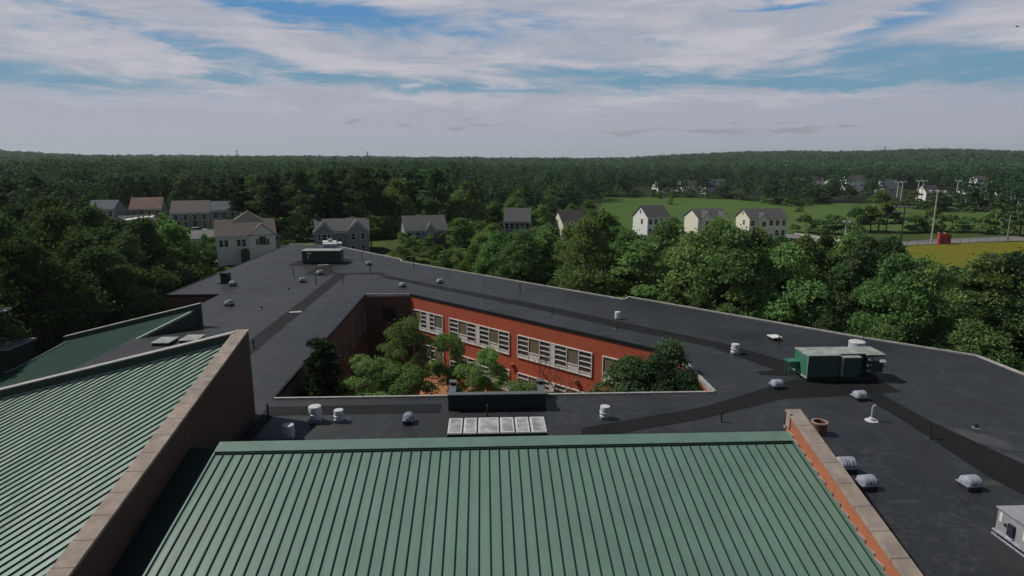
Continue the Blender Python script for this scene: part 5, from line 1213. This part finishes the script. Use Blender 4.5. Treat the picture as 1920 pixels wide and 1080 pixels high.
# utility pole by the blue-grey house
p = P(697, 476, 3.0); z = terrain(p.x, p.y); m = MB(); m.tube([(0, 0, -0.5), (0, 0, 7.4)], [0.16, 0.11], 8); m.box(-0.9, -0.06, 6.7, 0.9, 0.06, 6.85)
tag(m.build('utility_pole', M['pole_dark'], None, (p.x, p.y, z)), 'dark wooden pole right of the blue-grey two-gabled house', 'utility pole')

# far subdivision beyond the meadow
far = [(1070,1128,341,347,450,'long grey house with small white gable left of the far row','w'),(1222,1262,338,346,440,'white-gabled house at the left of the far row','w'),(1268,1310,337,346,445,'white-fronted house in the middle of the far row','w'),(1312,1365,336,346,438,'pale blue-grey house at the right of the far row','b'),
       (1500,1545,331,338,520,'white-gabled house above the far edge of the meadow','w'),(1575,1622,329,337,520,'house with broad white roof edge right of the far meadow','w'),(1640,1688,337,352,400,'blue-roofed house behind the left pair of light poles','b'),(1728,1752,348,360,385,'small white house behind the light poles','w'),
       (1800,1832,353,360,420,'white-ended house between the light poles','w'),(1858,1895,357,366,400,'white-gabled house at the far right','w'),(1545,1575,336,342,540,'small pale house between two white-gabled far ones','b'),(1822,1848,330,336,520,'pale house high on the right beyond the poles','w')]
for (u0, u1, vr, ve, d_, lb, k_) in far:
    house('distant_house', u0, u1, vr, ve, d_, lb, M['siding_white'] if k_ == 'w' else M['siding_light'], M['shingle_dark'] if k_ == 'w' else M['shingle_blue'], rot=0.5, depth=9, cols=3, wins=1, group='houses beyond the meadow', ground=0, door=False)
p = at_dist(1490, 335, 600); e = empty('industrial_building', (p.x, p.y, 0), -0.45, 'long low pale building far beyond the meadow', 'building')
m = MB(); m.box(-20, -6, -1, 20, 6, p.z+0.2); m.build('wall', M['siding_light'], e); m = MB(); m.box(-20.5, -6.5, p.z+0.2, 20.5, 6.5, p.z+0.9); [m.box(-14+i*7, -2, p.z+0.9, -11+i*7, 2, p.z+2.2) for i in range(4)]; m.build('roof', M['white_metal'], e)

# ---------------------------------------------------------------- light poles, sheds, fence
LPG = 'field light poles beyond the meadow'
def light_pole(u, vb, vt, label, heads=1, double=None, mat='pole_white', z=0.0, group=LPG, hw=1.2):
    p = P(u, vb, z); h = at_dist(u, vt, math.hypot(p.x, p.y)).z-z
    e = empty('light_pole', (p.x, p.y, z), -math.atan2(p.x, p.y), label, 'light pole', group)
    r = 0.00085*math.hypot(p.x, p.y)
    m = MB(); m.tube([(0, 0, -0.5), (0, 0, h)], [r*1.25, r*0.8], 8); m.build('pole', M[mat], e)
    if heads:
        m = MB(); m.box(-hw, -0.07, h-0.15, hw, 0.07, h); m.build('crossarm', M[mat], e)
        for k in range(heads):
            x = 0 if heads == 1 else -hw+2*hw*k/(heads-1)
            m = MB(); m.hexa([(x-0.32, -0.4, h-0.5), (x+0.32, -0.4, h-0.5), (x+0.32, 0.1, h-0.2), (x-0.32, 0.1, h-0.2)], [(x-0.28, -0.35, h-0.1), (x+0.28, -0.35, h-0.1), (x+0.28, 0.15, h+0.1), (x-0.28, 0.15, h+0.1)]); m.build('lamp_head', M['galv_light'], e)
    return e
for a_ in ((1680,384,341,'left pole of the leftmost pair of light poles'),(1688,384,340,'right pole of the leftmost pair of light poles'),(1718,384,338,'left pole of the second pair of light poles'),(1727,382,338,'right pole of the second pair of light poles'),
           (1791,384,338,'left pole of the third pair of light poles'),(1799,384,339,'right pole of the third pair of light poles'),(1820,384,366,'short light pole between the third and fourth pairs'),(1835,391,341,'left pole of the fourth pair of light poles'),
           (1845,388,340,'right pole of the fourth pair of light poles'),(1892,400,366,'light pole at far right above the slanted-arm pole'),(1906,402,372,'light pole nearest the right picture edge')):
    light_pole(*a_, heads=2)
light_pole(1745, 459, 357, 'tall pale light pole standing at the corner of the sports field', heads=3, hw=1.6, group=None)
light_pole(1584, 449, 414, 'pale light pole by the road left of the sports field', heads=2, hw=0.7, group=None)
e = light_pole(1689, 452, 388, 'dark pole with two rows of floodlights behind the sports field', heads=0, mat='pole_dark', group=None)
hp = at_dist(1689, 388, math.hypot(e.location.x, e.location.y)).z
for r_ in (0, 1):
    m = MB(); m.box(-2.5, -0.06, hp-0.2-1.5*r_, 2.5, 0.06, hp-1.5*r_-0.05); m.build('crossarm', M['pole_dark'], e)
    for k in range(6):
        x = -2.4+0.96*k; m = MB(); m.lathe([(0.15, 0), (0.36, 0.25), (0.36, 0.32)], 10, (x, -0.25, hp-1.5*r_-0.1)); m.build('floodlight', M['galv_light'], e)
p = P(1888, 452, 0); h = at_dist(1888, 402, math.hypot(p.x, p.y)).z
e = empty('utility_pole', (p.x, p.y, 0), -math.atan2(p.x, p.y), 'grey pole with one slanted arm by the road at far right', 'utility pole')
m = MB(); m.tube([(0, 0, -0.5), (0, 0, h)], [0.2, 0.14], 8); m.build('pole', M['pole_wood'], e); m = MB(); m.tube([(-2.2, 0, h-0.9), (0.6, 0, h-2.0)], 0.10, 6); m.build('arm', M['pole_wood'], e)
for u, lb in ((1763.5, 'left one of two narrow red sheds beside the tall pale pole'), (1774.5, 'right one of two narrow red sheds beside the tall pale pole')):
    p = P(u, 457, 0); e = empty('red_shed', (p.x, p.y, 0), -0.25, lb, 'shed', 'two red sheds')
    m = MB(); m.hexa([(-0.75,-0.7,0),(0.75,-0.7,0),(0.75,0.7,0),(-0.75,0.7,0)], [(-0.7,-0.65,2.9),(0.7,-0.65,2.5),(0.7,0.65,2.5),(-0.7,0.65,2.9)]); m.build('wall', M['red_paint'], e)
    m = MB(); m.slab([(-0.85,-0.8,2.95),(0.85,-0.8,2.5),(0.85,0.8,2.5),(-0.85,0.8,2.95)], (0,0,0.12)); m.build('roof', simple('pinkish_shed_roof', (0.45, 0.28, 0.26)), e)
    m = MB(); m.box(-0.35, -0.76, 0.1, 0.35, -0.70, 2.0); m.build('door', simple('dark_red_door', (0.2, 0.03, 0.03)), e)
e = empty('chain_fence', (0, 0, 0), 0, 'low chain fence with thin dark posts along the road at right', 'fence')
fp = [P(u, v, 0) for u, v in ((1640,463.5),(1700,461.5),(1760,458.8),(1800,456.5),(1850,454.2),(1910,452))]
m = MB(); fm = MB()
for a_, b_ in zip(fp, fp[1:]):
    n_ = max(2, int((b_-a_).length/3)); 
    for k in range(n_):
        q = a_.lerp(b_, k/n_); m.tube([(q.x, q.y, 0), (q.x, q.y, 1.25)], 0.05, 5)
    fm.tube([(a_.x, a_.y, 1.22), (b_.x, b_.y, 1.22)], 0.035, 4); fm.tube([(a_.x, a_.y, 0.1), (b_.x, b_.y, 0.1)], 0.03, 4)
m.build('fence_posts', M['pole_dark'], e)['kind'] = 'stuff'; fm.build('rail', M['pole_dark'], e)
p = P(1652, 459, 0.1); m = MB()
e = empty('parked_car', (p.x, p.y, 0.1), 0.1, 'dark car on the road left of the sports field', 'car'); 
m.slab([(x, -0.85, z_) for x, z_ in [(-2.2,0.35),(-2.2,0.9),(1.1,0.95),(2.1,0.75),(2.2,0.4)]], (0,1.7,0)); m.build('body', M['car_dark'], e, bevel=0.06)
m = MB(); m.hexa([(-1.9,-0.78,0.9),(1.0,-0.78,0.9),(1.0,0.78,0.9),(-1.9,0.78,0.9)], [(-1.5,-0.62,1.45),(0.2,-0.62,1.45),(0.2,0.62,1.45),(-1.5,0.62,1.45)]); m.build('window', M['pane_dark'], e)
for sx_ in (-1.4, 1.4):
    for sy_ in (-0.8, 0.8): m = MB(); m.tube([(sx_, sy_-0.1, 0.33), (sx_, sy_+0.1, 0.33)], 0.33, 12); m.build('wheel', M['tyre'], e)
# horizon landmarks
def ridge_pt(u, v=295, d=2950): q = at_dist(u, v, d); return q.x, q.y, q.z
x, y, z = ridge_pt(445, 300); zt = ridge_pt(445, 282)[2]
e = empty('water_tower', (x, y, z-10), 0, 'slim tower with a small tank top on the left horizon', 'tower')
m = MB(); m.lathe([(2.6, 0), (2.0, zt-z+4)], 10); m.build('shaft', M['galv'], e); m = MB(); m.lathe([(2.0, zt-z+4), (4.2, zt-z+6), (4.2, zt-z+9), (1, zt-z+11)], 12); m.build('tank', M['galv'], e)
x, y, z = ridge_pt(700, 299.5); e = empty('power_station', (x, y, z-10), -0.1, 'hazy industrial plant with a chimney on the horizon', 'building')
m = MB(); m.box(-16, -10, 0, 24, 10, 25); m.box(-18, -8, 25, -8, 8, 29); m.box(40, -8, 0, 76, 8, 25); m.build('hall', M['siding_grey'], e)
m = MB(); m.lathe([(3.2, 0), (2.6, 46)], 12, (-26, 0, 0)); m.build('chimney', M['siding_grey'], e)
x, y, z = ridge_pt(1658, 291); zt = ridge_pt(1658, 274)[2]; e = empty('lattice_mast', (x, y, z-6), 0, 'thin lattice mast on the right horizon', 'mast')
m = MB(); H_ = zt-z+6
for sx_, sy_ in ((-1,-1),(1,-1),(1,1),(-1,1)): m.tube([(sx_*2.2, sy_*2.2, 0), (sx_*0.7, sy_*0.7, H_)], 0.55, 4)
for k in range(6): a_ = 2.2-1.5*k/6; m.tube([(-a_, -a_, H_*k/6), (a_*0.85, -a_*0.85, H_*(k+1)/6)], 0.4, 4)
m.build('tower', M['galv'], e); m = MB(); [m.box(-5, -0.4, H_*q, 5, 0.4, H_*q+0.9) for q in (0.75, 0.9)]; m.build('crossarm', M['galv'], e)
# bird
m = MB(); m.add([(0,-.3,0),(.05,0,.03),(0,.3,0),(-.05,0,.03),(.5,.08,.18),(-.5,.08,.18),(0,0,-.05)], [(0,1,3),(1,2,3),(1,4,2),(3,2,5),(0,6,1),(0,3,6),(1,6,2),(3,2,6)])
p = at_dist(1909, 50, 120); tag(m.build('bird', M['pole_dark'], None, p, 0.4), 'tiny dark bird in the sky at the top right', 'bird')

# ---------------------------------------------------------------- middle woods: individual trees behind the houses
SKY_B = [(-300,330),(10,336),(60,330),(130,338),(200,330),(330,328),(420,334),(500,326),(560,320),(640,314),(720,318),(800,318),(860,316),(950,330),(1040,342),(1100,350),(1200,352)]
cand = []
def woods_region(rng):
    u = rng.uniform(-40, 1140); d = 150+150*rng.random()**1.5
    p = at_dist(u, 400, d)
    if p.x > -112 and d < 232 and u < 450: return None, None
    if u > 1000 and d > 250: return None, None
    if inpoly(p.x, p.y, MEADOW): return None, None
    if any(abs(u-uc) < 38 and d < dl+14 for uc, dl in ((640,131),(795,141),(972,160),(1066,165),(460,127))): return None, None
    return p.x, p.y
woods = scatter(104, woods_region, 6.5, 31)
for x, y in woods:
    z = terrain(x, y); d = math.hypot(x, y); lim = top_limit(x, y, SKY_B)-z; h = min(lim, random.uniform(14, 19))
    if az_u(x, y) > 880: h = min(h, random.uniform(9, 13))
    if h < 5: continue
    key = random.choice(['mid1', 'mid2', 'mid1', 'mid2', 'mid0', 'mconifer']) if az_u(x, y) < 860 else random.choice(['mid0', 'mid0', 'mid1'])
    plant(key, x, y, z, h, min(5.6, h*random.uniform(0.30, 0.38)), 'tall dark tree in the woods behind the houses' if az_u(x, y) < 860 else 'mid green tree in the wood left of the meadow', 'trees in the woods behind the houses')
def under_region(rng):
    u = rng.uniform(420, 1120); d = rng.uniform(148, 200); p = at_dist(u, 400, d)
    if any(abs(u-uc) < 46 and d < dl+13 for uc, dl in ((640,131),(795,141),(972,160),(1066,165),(460,127))): return None, None
    return p.x, p.y
for x, y in scatter(46, under_region, 4.0, 61):
    z = terrain(x, y); h = random.uniform(3, 6.5)
    plant('mbush', x, y, z, h, h*0.7, 'dense dark bush under the trees behind the houses', 'undergrowth behind the houses', 'shrub', name='shrub')
# trees around the meadow and the far houses
spots = [(870,452,120,10.5,4.6),(905,455,112,9.0,3.8),(925,440,125,9.5,4.0),(830,470,112,5,2.4),(1262,440,168,7.5,3.2),(1352,440,150,8.5,3.2),(1110,425,150,10,4.0),(1145,425,150,10,4.2),(1020,425,140,8,3.4),(985,440,130,7.5,3.2),
         (1646,440,228,13,4.6),(1660,450,226,8,4),(1630,445,226,8,4),(1604,436,224,7,4),(1510,436,215,5,4),(1560,438,213,5.5,4.5),(1575,440,213,5,4),(1535,436,215,4,3),
         (1748,438,238,7,3.6),(1726,440,236,5,4),(1712,442,232,5,4),(1782,440,240,5,4),(1812,440,242,4.5,4),(1842,438,242,4.5,4),(1866,436,240,7,4.5),(1912,440,238,10,5),(1935,440,236,11,6),
         (1500,392,300,2.2,2.2),(1259,380,330,5,2.5),(1235,365,380,3,3)]
for i, (u, v, d, h, r) in enumerate(spots):
    p = at_dist(u, v, d); z = terrain(p.x, p.y)
    lab = ('big dark tree left of the floodlight pole' if u == 1640 else 'bushy green tree at the edge of the fields' if d > 180 else 'green tree between the houses and the belt')
    plant('mbush' if h < 7.2 and d > 180 else random.choice(['mid0', 'mid1']) if d > 180 else random.choice(['near0', 'near1', 'tall0']), p.x, p.y, z, h, r, lab, 'trees at the field edges' if d > 180 else 'trees between the houses')
def sub_region(rng):
    u = rng.uniform(1130, 1960); d = rng.uniform(330, 470); p = at_dist(u, 360, d)
    if inpoly(p.x, p.y, MEADOW): return None, None
    return p.x, p.y
def edge_region(rng):
    u = rng.uniform(1130, 1920); d = rng.uniform(332, 372) if u > 1400 else rng.uniform(365, 400); p = at_dist(u, 360, d)
    if inpoly(p.x, p.y, MEADOW): return None, None
    return p.x, p.y
for x, y in scatter(44, edge_region, 5.0, 99):
    h = random.uniform(2.0, 4.0); plant('mbush', x, y, 0, h, h*random.uniform(0.8, 1.3), 'low green bush along the far edge of the meadow', 'bushes along the far meadow edge', 'shrub', name='shrub')
SKY_D = [(1100,352),(1190,356),(1370,356),(1392,342),(1500,345),(1570,345),(1630,354),(1700,356),(1760,360),(1850,362),(1960,358)]
for x, y in scatter(52, sub_region, 7, 77):
    lim = top_limit(x, y, SKY_D); h = min(lim, random.uniform(6, 12))
    if h < 3: h = 3
    plant(random.choice(['mid0', 'mid1', 'mid0']) if h > 6.5 else 'mbush', x, y, 0, h, min(5.5, max(3.0, h*0.62)), 'rounded tree in the row before the far houses', 'trees before the far houses')

# ---------------------------------------------------------------- the far woods, nobody could count them
def forest(name, r0, r1, spacing, nq, qsize, hgt, rad_, seed, skip=None, umin=-500, umax=2500):
    rng = np.random.default_rng(seed); P_, N_, S_ = [], [], []
    a0, a1 = rad(-45), rad(50); area = 0.5*(a1-a0)*(r1*r1-r0*r0); n = int(area/spacing**2)
    rr = np.sqrt(rng.random(n)*(r1*r1-r0*r0)+r0*r0); aa = a0+(a1-a0)*rng.random(n)
    X, Y = rr*np.sin(aa), rr*np.cos(aa); cen = []
    for x, y in zip(X, Y):
        x, y = float(x), float(y)
        if not in_forest(x, y): continue
        if skip and skip(x, y): continue
        cen.append((x, y, terrain(x, y)))
    cen = np.array(cen); n = len(cen); H_ = hgt*(0.7+0.5*rng.random(n)); R_ = rad_*(0.75+0.5*rng.random(n))
    d = rng.normal(size=(n, nq, 3)); d[..., 2] = np.abs(d[..., 2])*0.8+0.25*d[..., 2]; d /= np.linalg.norm(d, axis=2)[..., None]
    lob = np.clip(rng.normal(size=(n, 4, 3))*0.34, -0.5, 0.5); li = rng.integers(0, 4, size=(n, nq)); off = np.take_along_axis(lob, li[..., None].repeat(3, 2), axis=1)
    p = off+d*(0.62+0.25*rng.random((n, nq, 1)))
    p = p*np.stack([R_, R_, H_*0.54], axis=1)[:, None, :]
    p += cen[:, None, :]; p[..., 2] += (H_*0.50)[:, None]
    nr = d.reshape(-1, 3)
    me = leaf_mesh(name, p.reshape(-1, 3), nr, qsize, M['leaf_far'], 0.4, 0.85, rng=rng)
    o = bpy.data.objects.new(name, me); COL.objects.link(o); o['kind'] = 'stuff'
    return o
def skip_near(x, y):
    if -115 < x < 40 and y < 240: return True
    if inpoly(x, y, SUB_R) and math.hypot(x, y) < 560: return True
    if x > 40 and math.hypot(x, y) < 330: return True
    return False
for nm, a_ in (('near_woodland', (190, 620, 8.0, 190, 1.05, 14, 5.0, 1, skip_near)), ('distant_woodland', (620, 1300, 11.5, 90, 2.2, 15, 6.5, 2)), ('hill_woodland', (1300, 3150, 20, 40, 5.0, 17, 11, 3))):
    tag(forest(nm, *a_), {'near_woodland': 'dense green wood stretching beyond the houses', 'distant_woodland': 'wooded land rolling towards the horizon', 'hill_woodland': 'hazy wooded hills along the horizon'}[nm], 'woodland')

# ---------------------------------------------------------------- haze
HAZE = True
if HAZE:
    m = MB(); m.box(-9500, -9500, -70, 9500, 9500, 160)
    mt = bpy.data.materials.new('haze_air'); mt.use_nodes = True; T = NT(mt.node_tree); T.n.clear()
    out = T.node('ShaderNodeOutputMaterial'); pv = T.node('ShaderNodeVolumePrincipled')
    pv.inputs['Color'].default_value = (0.86, 0.93, 1.0, 1); pv.inputs['Density'].default_value = 0.00008; pv.inputs['Anisotropy'].default_value = 0.2
    T.l.new(pv.outputs[0], out.inputs['Volume'])
    m.build('haze', mt, kind='stuff')
print('objects', len(bpy.data.objects))
